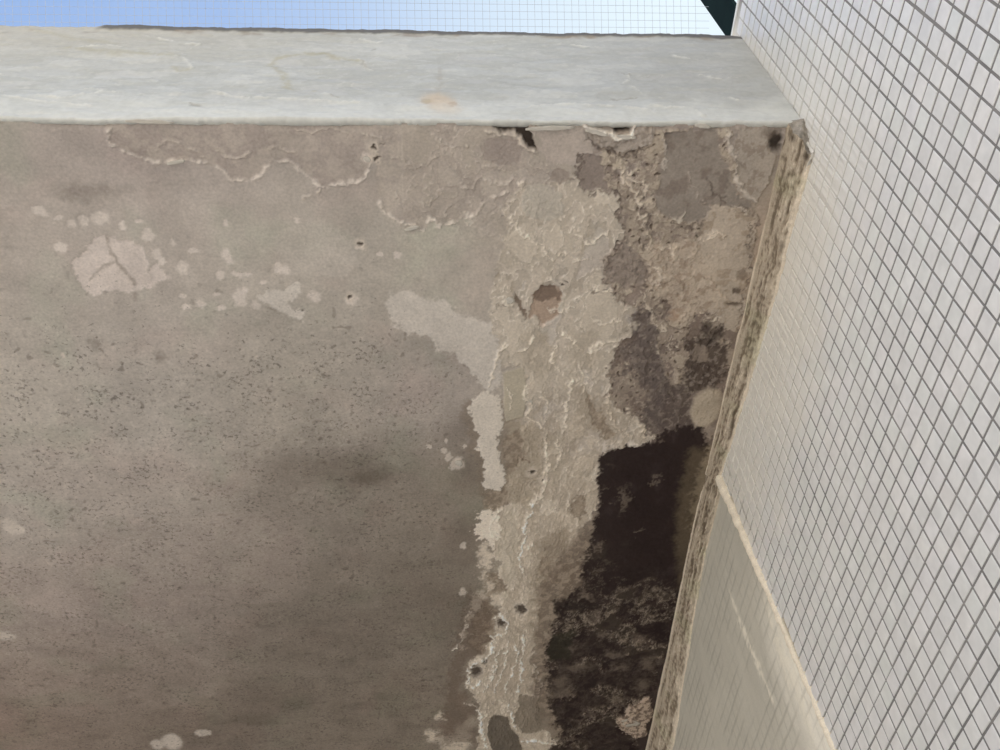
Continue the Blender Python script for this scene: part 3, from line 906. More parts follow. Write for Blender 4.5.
# dark shading painted along torn edges, pale broken rims beside it
for ln, w in (([(578, 152), (577, 174), (583, 193), (600, 190), (615, 195), (623, 206), (618, 214), (623, 228), (626, 238), (616, 250), (606, 259), (603, 272), (606, 285)], 3.2),
              ([(606, 288), (598, 293), (592, 289)], 3.0), ([(588, 137), (598, 150), (618, 154), (640, 149), (654, 144)], 2.6), ([(640, 314), (643, 332), (624, 345), (614, 362), (610, 376)], 4.0),
              ([(650, 236), (640, 250), (644, 268), (650, 286)], 2.6), ([(668, 224), (686, 226), (704, 222)], 2.2), ([(640, 206), (650, 218), (646, 230)], 2.6),
              ([(752, 220), (748, 260), (743, 300), (736, 330)], 2.6), ([(690, 330), (706, 334), (724, 330)], 4.0), ([(668, 300), (664, 318), (676, 330), (690, 332)], 3.0)):
    S.line(ln, (88, 77, 68), w * 0.0013, -0.0008, 0.75, 1.6, 0.05)
for ln, w in (([(600, 453), (625, 448), (645, 444), (653, 438)], 2.0), ([(620, 408), (632, 414), (641, 425), (648, 436)], 3.4), ([(610, 392), (606, 404), (613, 420), (622, 433)], 2.4),
              ([(630, 420), (626, 430), (632, 440)], 2.0), ([(622, 172), (630, 188), (638, 204), (644, 222)], 3.0), ([(628, 170), (640, 186), (646, 200)], 2.0), ([(656, 250), (668, 246), (674, 256), (664, 262)], 2.2),
              ([(650, 262), (660, 270), (658, 282)], 2.0), ([(700, 312), (712, 322), (722, 318)], 1.8), ([(655, 326), (668, 334), (672, 350)], 2.2), ([(700, 240), (716, 234), (730, 238)], 1.6)):
    S.line(ln, (190, 178, 160), w * 0.0012, 0.0015, 0.85, 1.4, -0.02)
# paint along the fillet, stained olive
S.poly([(706, 446), (722, 440), (712, 500), (700, 560), (690, 610), (676, 640), (686, 590), (692, 540), (690, 500), (700, 470)], (122, 110, 91), 0.0006, 0.004, 0.9, 1.0)

# -- brown bloom either side of the swath's far end
S.poly([(590, 520), (560, 556), (540, 590), (536, 640), (530, 690), (560, 740), (590, 740), (600, 600)], (100, 88, 76), 0, 0.012, 0.75, 2.0, mott=0.12, mottc=(142, 129, 113), msc=0.02)
S.poly([(470, 590), (486, 600), (494, 620), (484, 650), (466, 664), (460, 690), (476, 704), (476, 745), (440, 745), (446, 690), (456, 640)], (98, 84, 72), 0, 0.012, 0.6, 2.5)
# -- black mould
Lm = [(597, 458), (606, 451), (630, 447), (655, 442), (662, 431), (678, 427), (700, 428), (709, 446), (703, 462), (696, 480), (690, 510), (691, 540), (687, 575), (681, 610), (674, 634),
      (664, 650), (656, 690), (640, 712), (636, 760), (540, 760), (562, 735), (552, 716), (548, 694), (546, 668), (548, 640), (556, 614), (566, 599), (580, 586), (586, 556), (593, 530),
      (598, 508), (599, 486)]
s, m, sd = S.poly(Lm, (39, 30, 28), -0.0012, 0.0055, 0.97, 2.0)
u, v = U[s], V[s]
core = sstep(0.0, 0.05, sd)
gate0 = 0.2 + 0.8 * sstep(-0.02, 0.28, fbm(u, v, 0.10, 3, 295))
crust = gate0 * sstep(0.30, 0.62, 1.2 * fbm(u, v, 0.022, 5, 201, 0.6) + 0.45 * sstep(560, 700, PY[s]) - 0.30 * core * (1 - sstep(590, 650, PY[s])))
S.col[s] += (S.c((112, 100, 88)) - S.col[s]) * (m * crust * 0.45)[..., None]
S.h[s] += (0.0018 * crust + 0.0006 * fbm(u, v, 0.012, 3, 211)) * m
nn = 1.35 * fbm(u + 0.3 * v, v * 0.8, 0.06, 6, 293, 0.6)
lowm = sstep(545, 640, PY[s] + 40 * nn)
gate = 0.12 + 0.88 * sstep(-0.02, 0.28, fbm(u, v, 0.10, 3, 295) + 0.25 * np.exp(-((PY[s] - 612) / 30) ** 2))
S.peel(s, m * lowm * gate, nn, (-0.22, 0.0, 0.16, 0.30), ((62, 52, 46), (36, 30, 28), (84, 74, 63), (48, 41, 36)), 0.75, 0.045, 0.0005, (150, 137, 120), 0.75, 0.0014)
vio = sstep(0.2, 0.7, fbm(u, v * 0.5, 0.03, 3, 221)) * m
S.col[s] += (S.c((58, 49, 47)) - S.col[s]) * (vio * 0.4)[..., None]
S.poly([(690, 450), (708, 446), (702, 480), (696, 520), (688, 570), (680, 590), (676, 540), (678, 500)], (92, 81, 64), 0, 0.012, 0.6, 1.2)
for (px, py, r, a) in ((583, 594, 3, 2.0), (586, 598, 8, .35), (596, 616, 5, 1), (603, 634, 5, .6), (566, 560, 4, 1.5), (556, 572, 5, 1.2), (622, 590, 3, .8), (640, 530, 3, .6), (655, 480, 2, 2),
                       (625, 500, 4, 3), (612, 655, 9, .35), (578, 668, 14, .25), (560, 682, 8, .8), (572, 648, 7, .5), (620, 668, 7, .5), (640, 640, 7, .7),
                       (648, 664, 8, .9), (560, 694, 12, .3), (644, 684, 7, .8), (618, 700, 8, .4), (580, 545, 3, 2), (594, 520, 2.5, 2.5), (596, 548, 2.5, 2), (552, 622, 5, .7)):
    S.spot(px, py, r, (122, 110, 96), 0.0014, a, 0.42, 0.8, 3.0)
S.poly([(552, 600), (600, 602), (602, 610), (560, 612)], (38, 31, 28), -0.0005, 0.004, 0.8, 1.2)
S.poly([(552, 635), (574, 630), (570, 660), (548, 660)], (46, 43, 34), -0.0005, 0.005, 0.8, 1.4)
S.poly([(616, 718), (626, 715), (628, 706), (648, 696), (652, 708), (646, 736), (636, 738), (624, 732), (618, 728)], (166, 150, 132), 0.0022, 0.0015, 1, 1.5, mott=0.14, mottc=(110, 96, 84), msc=0.012)
for (px, py) in ((608, 458), (700, 434), (694, 560), (690, 600), (676, 616), (712, 338), (720, 334), (706, 330), (560, 606)):
    S.spot(px, py, 4.5, (44, 36, 32), -0.001, 1.6, 0.7, 0.7, 1.5)

# -- gaps and torn coat along the joint with the fascia
S.poly([(491, 126), (495, 120), (530, 120), (526, 129), (532, 135), (537, 149), (528, 147), (520, 138), (513, 132), (500, 131)], (62, 54, 47), -0.007, 0.0012, 1, 0.6)
S.line([(486, 133), (500, 134), (514, 136), (522, 146), (536, 152)], (178, 167, 152), 0.003, 0.003, 0.9, 0.6, 0)
S.poly([(590, 120), (602, 120), (602, 129), (590, 128)], (54, 46, 40), -0.008, 0.001, 1, 0.4)
S.poly([(612, 118), (634, 118), (631, 131), (614, 132)], (52, 44, 38), -0.009, 0.001, 1, 0.4)
S.line([(586, 128), (600, 131), (611, 133), (617, 138), (630, 135), (637, 125)], (206, 198, 184), 0.0034, 0.0045, 1, 0.4, 0, False)
S.spot(712, 122, 4, (50, 43, 38), -0.005, 0.8)
S.spot(276, 122, 4, (70, 62, 54), -0.004, 0.7)
joint = np.exp(-((V - FY - 0.006) / 0.006) ** 2) * sstep(-0.3, 0.3, fbm(U, V * 0, 0.05, 3, 231) + 0.1)
S.h -= 0.003 * joint
S.col += (S.c((128, 118, 106)) - S.col) * (0.5 * joint)[..., None]

blot = fbm(U, V, 0.06, 5, 251, 0.6)
S.col *= (1 + 0.16 * blot + 0.05 * S.brk)[..., None]
S.h += 0.00022 * S.fine
# hold the sheet level where it meets the fillet and beyond the slab's front lip
S.h *= (1 - sstep(0.528, 0.5405, U))
S.h -= 0.0085 * np.minimum(0.52 - U, 1.1) * np.exp(-((V - FY) / 0.25))
P3 = np.stack([U, V, ZS - S.h], -1)
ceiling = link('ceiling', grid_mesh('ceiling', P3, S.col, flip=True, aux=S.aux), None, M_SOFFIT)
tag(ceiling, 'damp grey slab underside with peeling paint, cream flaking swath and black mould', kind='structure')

# ------------------------------------------------------------------ fascia of the slab
EF = 1.0
fx = np.concatenate([np.linspace(XL, -0.85, 30)[:-1], np.arange(-0.85, WX - 0.001, 0.0024), [WX - 0.0006]])
fz = np.arange(ZS + 0.0005, ZF + 0.001, 0.0021)
FA = Field(fx, fz, on_fascia, EF, 0.006)
U, V = FA.U, FA.V
up = (V - ZS) / (ZF - ZS)
FA.col[:] = FA.c((192, 192, 187))
FA.col *= (1 + 0.10 * fbm(U * 0.3, V, 0.05, 5, 301, 0.62) + 0.07 * fbm(U, V, 0.15, 4, 311))[..., None]
nn = fbm(U * 0.35, V, 0.06, 5, 315, 0.65)
FA.peel(np.s_[:, :], np.ones(U.shape), nn, (-0.28, 0.02, 0.30), ((180, 181, 174), (196, 197, 193), (206, 206, 200)), 0.55, 0.014, 0.0004, (216, 215, 208), 0.45, 0.0006)
FA.col += (FA.c((172, 171, 166)) - FA.col) * (0.45 * sstep(0.15, 0.5, U))[..., None]
warmth = (sstep(0.35, 1.0, up) * sstep(0.15, -0.5, U))[..., None]
FA.col += (FA.c((188, 183, 170)) - FA.col) * warmth * 0.7
lowb = (sstep(0.30, 0.02, up + 0.1 * fbm(U, V, 0.06, 3, 321)))[..., None]
FA.col += (FA.c((216, 216, 209)) - FA.col) * lowb * 0.75
stk = sstep(0.1, 0.5, fbm(U * 0.22, V, 0.022, 4, 331, 0.6))
FA.col *= (1 - 0.05 * stk)[..., None]
FA.h += 0.0020 * fbm(U * 0.25, V, 0.03, 5, 341, 0.62) + 0.0025 * fbm(U, V, 0.2, 3, 351) + 0.0010 * fbm(U * 0.6, V, 0.016, 3, 355, 0.6)
GL = (176, 170, 146)
for ln, w, a in (([(322, 54), (300, 55), (276, 60), (272, 66), (284, 78), (286, 88), (302, 94), (318, 93)], 5, .6), ([(322, 54), (346, 60), (360, 62)], 5, .7),
                 ([(20, 28), (60, 36), (90, 42), (120, 44)], 6, .35), ([(70, 48), (110, 54), (150, 55), (180, 58)], 9, .55), ([(172, 68), (182, 72), (192, 70)], 6, .5)):
    FA.line(ln, GL, w * 0.0014, 0.0004, a, 1.2, 0)
FA.line([(441, 68), (440, 84), (438, 98)], (172, 168, 158), 0.006, 0, .6, 1, 0)
FA.spot(438, 103, 16, (206, 188, 164), 0, .45, .8, .6)
FA.spot(452, 106, 4, (176, 152, 128), 0, .6, .7)
FA.spot(425, 104, 5, (182, 168, 142), 0, .5, .6)
FA.spot(446, 110, 14, (216, 206, 190), 0, .4, .6, .7)
for ln in ([(140, 36), (165, 40), (185, 46), (200, 45), (190, 50)], [(75, 48), (100, 46), (122, 48)], [(358, 60), (366, 64), (372, 72)], [(616, 68), (630, 74), (626, 84), (640, 94)],
           [(30, 98), (60, 101), (100, 94), (120, 95)], [(0, 100), (40, 104), (90, 108)], [(210, 92), (230, 98), (250, 100)], [(520, 108), (560, 104), (610, 106), (650, 110)],
           [(650, 106), (690, 108), (706, 118)], [(725, 98), (740, 102)], [(700, 76), (720, 80), (742, 78)], [(320, 94), (336, 98)], [(176, 58), (186, 62), (192, 70)],
           [(80, 92), (112, 93)], [(668, 56), (690, 60)], [(360, 40), (376, 44), (384, 42)], [(558, 44), (600, 48)], [(250, 98), (300, 102), (360, 104)]):
    FA.line(ln, (220, 219, 211), 0.0032, 0.0016, .7, 1.0, 0.1)
for ln in ([(362, 62), (372, 70)], [(372, 52), (376, 50)], [(620, 72), (632, 76)], [(330, 97), (340, 98)], [(610, 100), (640, 98)], [(190, 106), (200, 108)]):
    FA.line(ln, (160, 156, 146), 0.0028, -0.0008, .7, 1.0, 0)
# irregular darker line along the top arris
topw = sstep(0.945, 0.965, up + 0.025 * fbm(U, V, 0.04, 4, 361, 0.65)) * sstep(-0.46, -0.44, U)
FA.col += (FA.c((96, 94, 92)) - FA.col) * (0.9 * topw)[..., None]
FA.h += 0.002 * topw
brn = sstep(0.90, 0.95, up + 0.03 * fbm(U, V, 0.02, 4, 371)) * (1 - sstep(0.94, 0.97, up)) * sstep(0.0, 0.3, fbm(U, V, 0.06, 3, 381))
FA.col += (FA.c((152, 140, 126)) - FA.col) * (0.7 * brn)[..., None]
FA.h += 0.0008 * np.exp(-((V - ZS) / 0.012) ** 2) * (0.8 + 0.5 * fbm(U, V, 0.05, 3, 391))
FA.h *= sstep(WX - 0.0006, WX - 0.02, U)
# front sheet plus the lip that turns under it, its lower arris ragged
front = np.stack([U, FY - FA.h, V + 0 * U], -1)
rag = 0.0030 * fbm(fx, 0 * fx, 0.05, 5, 401, 0.65) + 0.0012 * fbm(fx, 0 * fx, 0.008, 3, 411)
tpr = 0.003 * fbm(fx, 0 * fx, 0.05, 4, 421) + 0.006 - 0.020 * sstep(-0.7, 0.6, fx)
wgt = sstep(ZS + 0.02, ZS, fz)[:, None]
front[..., 2] += (0.0085 * np.minimum(0.52 - fx, 1.1) * sstep(ZF - 0.05, ZS, ZS + 0 * fx))[None, :] * sstep(ZF, ZS, fz)[:, None]
front[..., 2] += rag[None, :] * wgt + tpr[None, :] * sstep(ZF - 0.05, ZF, fz)[:, None]
lip = front[:1].copy()
lips = []
for dy, dz in ((0.012, 0.006), (0.007, 0.0), (0.002, -0.0015)):
    l = lip.copy()
    l[..., 1] = FY + dy
    l[..., 2] += dz
    lips.append(l)
tops = []
tl = front[-1:].copy()
for dy, dz in ((0.004, 0.002), (0.012, 0.003)):
    l = tl.copy()
    l[..., 1] = FY + dy
    l[..., 2] += dz
    tops.append(l)
allp = np.concatenate(lips + [front] + tops, 0)
allc = np.concatenate([FA.col[:1]] * 3 + [FA.col] + [FA.col[-1:]] * 2, 0)
fascia = link('trim_1', grid_mesh('trim_1', allp, allc), None, M_FASCIA)
tag(fascia, 'weathered white painted front edge of the slab below the netting', kind='structure')
# concrete body of the slab behind both skins
slab_body = box('slab_body', (XL, FY + 0.012, ZS + 0.012), (WX - 0.001, YB + 0.1, ZF - 0.014), M_SLAB, fascia)

# ------------------------------------------------------------------ tiled wall
PITY, PITZ = 0.02543, 0.02455
Y0 = 0.6406 * WX               # a joint of the grid
Z0 = EYE[2] + 1.7020 * WX
YEND_T, YEND_B = 1.232, 1.185  # edge of the tiling at the slab and lower down
GR = 0.0031


def yend(z):
    t = np.clip((ZS - z) / 0.5, 0, 1.15)
    return YEND_T + (YEND_B - YEND_T) * t


V_, F_ = box_vf((WX + 0.0009, -0.95, 0.0), (WX + 0.20, 1.226, ZW))
# slanted far edge of the backing
V_ = [list(v) for v in V_]
wall = link('wall_right', mesh_from('wall_right', V_, F_), None, M_GROUT)
tag(wall, 'wall of small square white mosaic tiles with grey grout', kind='structure')
for vv in wall.data.vertices:
    if vv.co.y > 1:
        vv.co.y = 1.165
wall.data.update()


def tile_vf(cy_, cz_, hy, hz, dx=0.0):
    b = 0.0008
    V = [(WX + 0.003, cy_ - hy, cz_ - hz), (WX + 0.003, cy_ + hy, cz_ - hz), (WX + 0.003, cy_ + hy, cz_ + hz), (WX + 0.003, cy_ - hy, cz_ + hz),
         (WX + b * 0.7 + dx, cy_ - hy, cz_ - hz), (WX + b * 0.7 + dx, cy_ + hy, cz_ - hz), (WX + b * 0.7 + dx, cy_ + hy, cz_ + hz), (WX + b * 0.7 + dx, cy_ - hy, cz_ + hz),
         (WX + dx, cy_ - hy + b, cz_ - hz + b), (WX + dx, cy_ + hy - b, cz_ - hz + b), (WX + dx, cy_ + hy - b, cz_ + hz - b), (WX + dx, cy_ - hy + b, cz_ + hz - b)]
    F = [(8, 11, 10, 9)]
    for i in range(4):
        j = (i + 1) % 4
        F.append((4 + i, 8 + i, 9 + i if i < 3 else 8, 4 + j))
        F.append((0 + i, 4 + i, 4 + j, 0 + j))
    return V, F


hy, hz = PITY / 2 - GR / 2, PITZ / 2 - GR / 2
cand = []
j0 = int(math.floor((0.0 - Z0) / PITZ)) + 1
j1 = int(math.floor((ZW - Z0) / PITZ))
for j in range(j0, j1):
    zc = Z0 + (j + 0.5) * PITZ
    for i in range(int((-0.95 - Y0) / PITY), 40):
        yc = Y0 + (i + 0.5) * PITY
        lim = float(yend(zc))
        if yc - hy > lim - 0.012:
            continue
        sheet = (i // 12, j // 12)
        r = random.Random(hash((sheet[0] * 91 + sheet[1] * 57)) & 0xffff)
        oy, oz = r.uniform(-0.0007, 0.0007), r.uniform(-0.0007, 0.0007)     # the sheets were never laid quite true
        y = yc + oy + rnd.uniform(-0.00025, 0.00025)
        z = zc + oz + rnd.uniform(-0.00025, 0.00025)
        hy1 = min(hy, (lim + 0.0 - (yc - hy)) / 2)
        y = y - hy + hy1
        c = np.array([[WX, y - hy, z - hz], [WX, y + hy, z - hz], [WX, y + hy, z + hz], [WX, y - hy, z + hz]])
        px, py, dz = project(c)
        area = 0
        if dz.min() > 0.1 and px.min() > 0 and px.max() < 1000 and py.min() > 0 and py.max() < 750:
            area = 0.5 * abs(sum(px[k] * py[(k + 1) % 4] - px[(k + 1) % 4] * py[k] for k in range(4)))
        behind = z > ZS - 0.01 and y > FY - 0.004                # hidden behind the slab
        if behind:
            continue
        full = hy1 > hy - 1e-6
        cand.append((area if full else 0, y, z, hy1))
cand.sort(key=lambda t: -t[0])
tv, tf = tile_vf(0, 0, hy, hz)
tile_me = mesh_from('mosaic_tile', [(v[0] - WX, v[1], v[2]) for v in tv], tf)
tile_me.materials.append(M_TILE)
for a, y, z, _ in cand[:300]:
    o = link('mosaic_tile', tile_me, wall)
    o.location = (WX + rnd.uniform(-0.0002, 0.0002), y, z)
    o.rotation_euler = (rnd.uniform(-0.008, 0.008), rnd.uniform(-0.006, 0.006), rnd.uniform(-0.006, 0.006))
TV, TF, TR = [], [], []
for a, y, z, hy1 in cand[300:]:
    v, f = tile_vf(y, z, hy1, hz, rnd.uniform(-0.0002, 0.0002))
    b = len(TV)
    TV += v
    TF += [tuple(k + b for k in q) for q in f]
    TR += [rnd.random()] * 12
fm = mesh_from('mosaic_tile_field', TV, TF)
at = fm.attributes.new('tile_random', 'FLOAT', 'POINT')
at.data.foreach_set('value', np.array(TR, np.float32))
fld = link('mosaic_tile_field', fm, wall, M_TILE_FIELD)
fld['kind'] = 'stuff'
# thin white capping on top of the wall
cap = box('capping', (WX - 0.001, -0.95, ZW - 0.001), (WX + 0.2, 1.165, ZW + 0.006), M_WHITE, wall, 0.001)

# ------------------------------------------------------------------ painted inner wall beyond the tile edge
EI = 0.62
gy = np.concatenate([np.arange(1.155, 2.35, 0.003), np.linspace(2.36, YB, 20)])
gz = np.concatenate([np.linspace(0.0, 1.6, 30)[:-1], np.arange(1.6, ZS + 0.001, 0.003)])


def on_inner(p):
    return on_wall(p, WXI)


IN = Field(gy, gz, on_inner, EI, 0.006)
U, V = IN.U, IN.V
IN.col[:] = IN.c((156, 152, 142))
IN.col *= (1 + 0.07 * fbm(U, V, 0.12, 4, 501) + 0.05 * fbm(U, V * 0.25, 0.02, 4, 511))[..., None]
near = sstep(0.17, 0.01, U - yend(V) + 0.05 * fbm(U, V * 0.3, 0.05, 4, 521)) * sstep(2.56, 2.30, V)
IN.col += (IN.c((204, 199, 188)) - IN.col) * (0.9 * near)[..., None]
for ln, w, a in (([(728, 590), (740, 620), (756, 660), (772, 700)], 5, .7), ([(738, 620), (748, 640), (760, 670)], 7, .5), ([(770, 620), (790, 670), (812, 730)], 14, .6),
                 ([(765, 600), (776, 640), (790, 690)], 6, .4)):
    IN.line(ln, (196, 190, 176), w * 0.0018, 0.0006, a, 1, 0)
# joints of old tiling telegraphing through the paint
jy = np.abs(((U - Y0) / PITY) % 1.0 - 0.5)
jz = np.abs(((V - Z0) / PITZ) % 1.0 - 0.5)
jj = np.maximum(0.55 * sstep(0.36, 0.5, jy), sstep(0.34, 0.5, jz)) * sstep(-0.5, 0.3, fbm(U, V, 0.1, 3, 531))
IN.h -= 0.0014 * jj
IN.col *= (1 - 0.26 * jj)[..., None]
IN.h += 0.0012 * fbm(U, V * 0.3, 0.05, 4, 541)
PI_ = np.stack([WXI - IN.h, U, V], -1)
inner = link('wall_inner', grid_mesh('wall_inner', PI_, IN.col, flip=True), None, M_INNER)
tag(inner, 'painted grey-beige wall set back beyond the edge of the mosaic', kind='structure')

# bright bead of old paint along the edge of the tiling
zz = np.concatenate([np.linspace(0.0, 1.6, 20)[:-1], np.arange(1.6, ZS - 0.008, 0.0025)])
ang = np.linspace(-0.5 * math.pi - 0.5, 0.5 * math.pi + 0.9, 9)
wv = 0.0058 + 0.0045 * sstep(2.35, 2.70, zz) + 0.0022 * fbm(zz, 0 * zz, 0.03, 4, 601) + 0.0012 * fbm(zz, 0 * zz, 0.007, 2, 611)
off = 0.0022 * fbm(zz, 0 * zz, 0.05, 4, 621)
RP = np.zeros((len(zz), 9, 3))
rc = np.zeros((len(zz), 9, 3))
for k, a in enumerate(ang):
    RP[:, k, 1] = yend(zz) + 0.001 + off + np.sin(a) * wv * 1.2
    RP[:, k, 0] = WX + 0.002 - np.cos(a) * wv * (0.9 + 0.25 * fbm(zz, zz * 0 + k * 0.004, 0.009, 3, 631))
    RP[:, k, 2] = zz
    rc[:, k] = lin((220, 210, 192)) / 0.86
    rc[:, k] *= (1 + 0.12 * fbm(zz, zz * 0 + k * 0.003, 0.012, 3, 641))[:, None]
bead = link('trim_2', grid_mesh('trim_2', RP, rc), None, M_FILLET)
tag(bead, 'ragged cream paint ridge down the edge of the mosaic', kind='structure')

# ------------------------------------------------------------------ mortar fillet between slab and wall
yy = np.arange(FY + 0.001, 2.5, 0.0026)
lx = np.interp(yy, [0.571, 1.36, 1.75, 2.14, 2.5], [0.519, 0.5205, 0.530, 0.5360, 0.538])
rz = EYE[2] + np.interp(yy, [0.571, 0.59, 0.83, 1.03, 1.2, 1.232, 1.26, 1.43, 1.61, 1.94, 2.5], [1.166, 1.168, 1.167, 1.180, 1.196, 1.199, 1.205, 1.206, 1.181, 1.121, 1.10])
rz = rz + 0.0035 * fbm(yy, 0 * yy, 0.03, 5, 751, 0.65)
rx = np.where(yy < yend(np.full_like(yy, ZS)) + 0.004, WX + 0.0, WXI)
nk = 44
FP = np.zeros((len(yy), nk, 3))
fc = np.zeros((len(yy), nk, 3))
for k in range(nk):
    t = k / (nk - 1)
    bul = 0.004 * math.sin(math.pi * t)
    tt = yy * 0 + t * 0.055 + 0.004 * fbm(yy, yy * 0, 0.06, 4, 705, 0.65)
    n = fbm(yy * 0.10, tt, 0.0085, 4, 701, 0.65)
    n2 = fbm(yy * 0.6, tt, 0.006, 3, 711)
    env = 0.35 + 0.65 * math.sin(math.pi * min(1, max(0, t)))
    x = lx * (1 - t) + rx * t
    z = ZS * (1 - t) + rz * t
    d = bul + env * (0.0066 * n + 0.0032 * n2 * sstep(0.3, 0.7, t))
    if k == 0:
        z = z + 0.004
        d = 0 * yy
    if k == nk - 1:
        x = x + 0.004
        d = 0 * yy
    FP[:, k, 0] = x - d * 0.75
    FP[:, k, 1] = np.maximum(yy, FY + 0.001 + 0.019 * t + 0.006 * math.sin(9 * t) * t)
    FP[:, k, 2] = z - d * 0.65
    base = lin((146, 135, 120)) / 0.66
    edge = np.exp(-((t - 0.05) / 0.045) ** 2) * sstep(0.60, 0.78, yy) + np.exp(-((t - 0.95) / 0.08) ** 2) + 0.8 * sstep(0.12, 0.5, n + 0.4 * n2) * sstep(0.15, 0.6, t)
    cc = np.zeros((len(yy), 3)) + base
    cc += (lin((194, 183, 166)) / 0.66 - cc) * np.clip(edge * 0.7, 0, 0.85)[:, None]
    drk = sstep(0.0, 0.32, -n - 0.5 * n2) * (1 - np.clip(edge, 0, 1))
    cc += (lin((88, 77, 64)) / 0.62 - cc) * (0.8 * drk)[:, None]
    ol = sstep(0.1, 0.5, fbm(yy, yy * 0 + t * 0.03, 0.08, 3, 741))
    cc *= 1 + ol[:, None] * np.array([-0.08, -0.04, -0.10])
    for (py_, pt, ry, rt, am) in ((0.600, 0.86, 0.007, 0.10, 0.9), (0.585, 0.30, 0.006, 0.12, 0.7), (0.74, 0.8, 0.012, 0.06, 0.5), (0.93, 0.75, 0.01, 0.06, 0.5), (1.10, 0.8, 0.012, 0.06, 0.5)):
        pk = am * np.exp(-((yy - py_) / ry) ** 2 - ((t - pt) / rt) ** 2)
        cc += (lin((52, 44, 37)) / 0.62 - cc) * pk[:, None]
    fc[:, k] = cc
fillet = link('trim_3', grid_mesh('trim_3', FP, fc), None, M_FILLET)
tag(fillet, 'rough mortar fillet in the corner between slab and tiled wall', kind='structure')
# its broken front end with two dark pits, a lump of mortar
n_ = 10
ev, ef = [], []
c0 = FP[0].mean(0)
for k in range(nk):
    ev.append(tuple(FP[0, k]))
ev.append((WX, FY - 0.004, ZS + 0.002))
for k in range(nk - 1):
    ef.append((k, nk, k + 1))
endm = mesh_from('end_plug', ev, ef)
end = link('end_plug', endm, fillet, M_PLUG)
# white crust of paint round the broken end, on the tiles
rw = on_wall([(788, 112), (794, 124), (802, 134), (809, 144), (815, 153), (812, 160), (806, 172), (801, 186)])
rv, rf = [], []
for i in range(36):
    t = i / 35 * (len(rw) - 1)
    a = min(int(t), len(rw) - 2)
    q = rw[a] * (1 - (t - a)) + rw[a + 1] * (t - a)
    w = 0.0030 * (0.4 + rnd.random() * 0.6) * math.sin(math.pi * min(0.95, max(0.12, i / 35)))
    for k in range(6):
        an = 2 * math.pi * k / 6
        rv.append((WX - 0.002 - w * math.sin(an), q[0] + w * 1.1 * math.cos(an), q[1] + rnd.uniform(-0.001, 0.001)))
    if i:
        for k in range(6):
            rf.append(((i - 1) * 6 + k, (i - 1) * 6 + (k + 1) % 6, i * 6 + (k + 1) % 6, i * 6 + k))
rim_o = link('paint_crust', mesh_from('paint_crust', rv, rf), fillet, M_CRUST)

# ------------------------------------------------------------------ curled paint flakes
def flake(px, py, L, W, rot, curl, lift, name='paint_flake', parent=ceiling, mat=M_FLAKE, seed=0):
    r = random.Random(seed)
    c = on_soffit([(px, py)])[0]
    nu, nv = 9, 5
    top, bot = [], []
    for i in range(nu):
        a = i / (nu - 1)
        for j in range(nv):
            b = j / (nv - 1) - 0.5
            ww = W * (0.35 + 0.65 * math.sin(math.pi * min(0.97, max(0.06, a)))) * (1 + 0.25 * r.uniform(-1, 1))
            x = (a - 0.5) * L
            y = b * ww
            z = lift + curl * (a ** 2) * L * 0.6 + curl * 0.35 * (b * 2) ** 2 * W + r.uniform(-0.0003, 0.0003)
            xr = x * math.cos(rot) - y * math.sin(rot)
            yr = x * math.sin(rot) + y * math.cos(rot)
            top.append((xr, yr, -z))
            bot.append((xr, yr, -z + 0.0009))
    V = top + bot
    n = nu * nv
    F = []
    for i in range(nu - 1):
        for j in range(nv - 1):
            q = (i * nv + j, (i + 1) * nv + j, (i + 1) * nv + j + 1, i * nv + j + 1)
            F.append(q[::-1])
            F.append(tuple(k + n for k in q))
    ring = [i * nv for i in range(nu)] + [(nu - 1) * nv + j for j in range(1, nv)] + [i * nv + nv - 1 for i in range(nu - 2, -1, -1)] + [j for j in range(nv - 2, 0, -1)]
    for k in range(len(ring)):
        a, b = ring[k], ring[(k + 1) % len(ring)]
        F.append((a, b, b + n, a + n))
    me = mesh_from(name, V, F)
    for p in me.polygons:
        p.use_smooth = True
    me.materials.append(mat)
    o = link(name, me, parent)
    o.location = (c[0], c[1], ZS)
    return o


for k, (px, py, L, W, rot, curl, lift) in enumerate((
        (550, 127, 0.066, 0.006, -0.05, 0.05, 0.004), (596, 131, 0.030, 0.006, 0.2, 0.25, 0.003), (623, 136, 0.032, 0.007, -0.1, 0.25, 0.003),
        (702, 125, 0.022, 0.006, 0.1, 0.1, 0.003), (150, 121, 0.060, 0.006, 0.02, 0.06, 0.002), (367, 159, 0.010, 0.008, 0.6, 0.1, 0.001),
        (176, 162, 0.024, 0.006, -0.2, 0.08, 0.0008), (510, 300, 0.012, 0.012, 0.8, 0.08, 0.0006), (530, 400, 0.016, 0.009, 1.3, 0.08, 0.0006),
        (630, 722, 0.05, 0.03, 0.4, 0.03, 0.0012), (412, 228, 0.022, 0.007, -0.3, 0.08, 0.0008), (459, 463, 0.014, 0.011, 0.8, 0.05, 0.0006))):
    flake(px, py, L, W, rot, curl, lift, seed=k + 3)

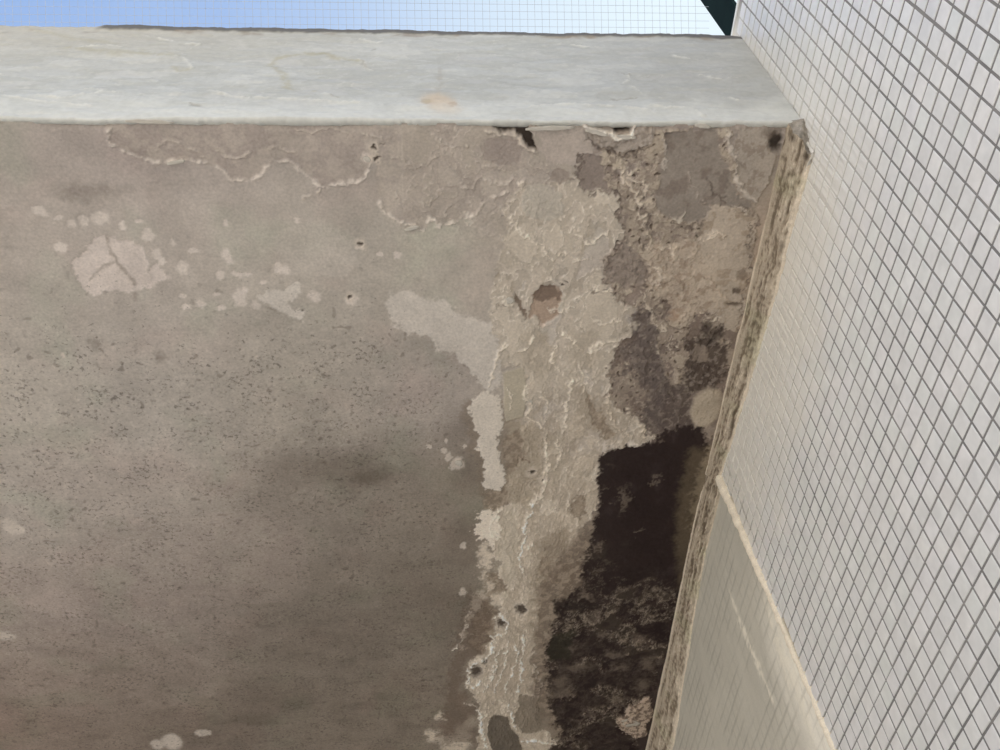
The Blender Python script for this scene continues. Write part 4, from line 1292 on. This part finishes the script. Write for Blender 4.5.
# ------------------------------------------------------------------ dark green post on the wall top
post = bpy.data.objects.new('metal_post', None)
COLL.objects.link(post)
post.location = (WX, 0.566, ZW + 0.006)
tag(post, 'dark green flat metal post standing on the wall top beside the netting', 'post')
box('post_shaft', (0.0, -0.0225, 0.003), (0.008, 0.0335, 1.1), M_POST, post, 0.001)
box('base_plate', (0.0015, -0.021, 0.0), (0.050, 0.032, 0.004), M_POST, post, 0.001)

# ------------------------------------------------------------------ netting over the opening
net = bpy.data.objects.new('safety_netting', None)
COLL.objects.link(net)
NB = Vector((0.0, 0.70, ZF - 0.03))
net.location = NB
tag(net, 'fine pale square mesh netting stretched against the sky above the slab', 'netting')
ud = Vector((1, 0, 0))
vd = Vector((0.0, -0.774, 0.633)).normalized()
nd = ud.cross(vd)
SPN = 0.0122


def strand_mesh(name, segs, r):
    Vv, Ff = [], []
    for a, b in segs:
        d = (b - a).normalized()
        p = d.cross(nd).normalized()
        q = nd
        k = len(Vv)
        for c in (a, b):
            for w in (p, q, -p, -q):
                Vv.append(tuple(c + w * r))
        for i in range(4):
            j = (i + 1) % 4
            Ff.append((k + i, k + j, k + 4 + j, k + 4 + i))
    return mesh_from(name, Vv, Ff)


NX0, NX1, NVL = -1.5, 0.511, 0.95
jit = random.Random(3)
seg_u = []
for i in range(int(NVL / SPN)):
    v = i * SPN + jit.uniform(-0.0006, 0.0006)
    seg_u.append((ud * NX0 + vd * v, ud * NX1 + vd * v))
seg_v = []
for i in range(int((NX1 - NX0) / SPN)):
    x = NX0 + i * SPN + jit.uniform(-0.0006, 0.0006)
    seg_v.append((ud * x, ud * x + vd * NVL))
o = link('cross_strands', strand_mesh('cross_strands', seg_u, 0.00028), net, M_NET)
o['kind'] = 'stuff'
o = link('long_strands', strand_mesh('long_strands', seg_v, 0.00028), net, M_NET)
o['kind'] = 'stuff'
link('edge_rope', strand_mesh('edge_rope', [(ud * NX0, ud * NX1), (ud * NX0 + vd * NVL, ud * NX1 + vd * NVL), (ud * NX0, ud * NX0 + vd * NVL)], 0.0022), net, M_NET)
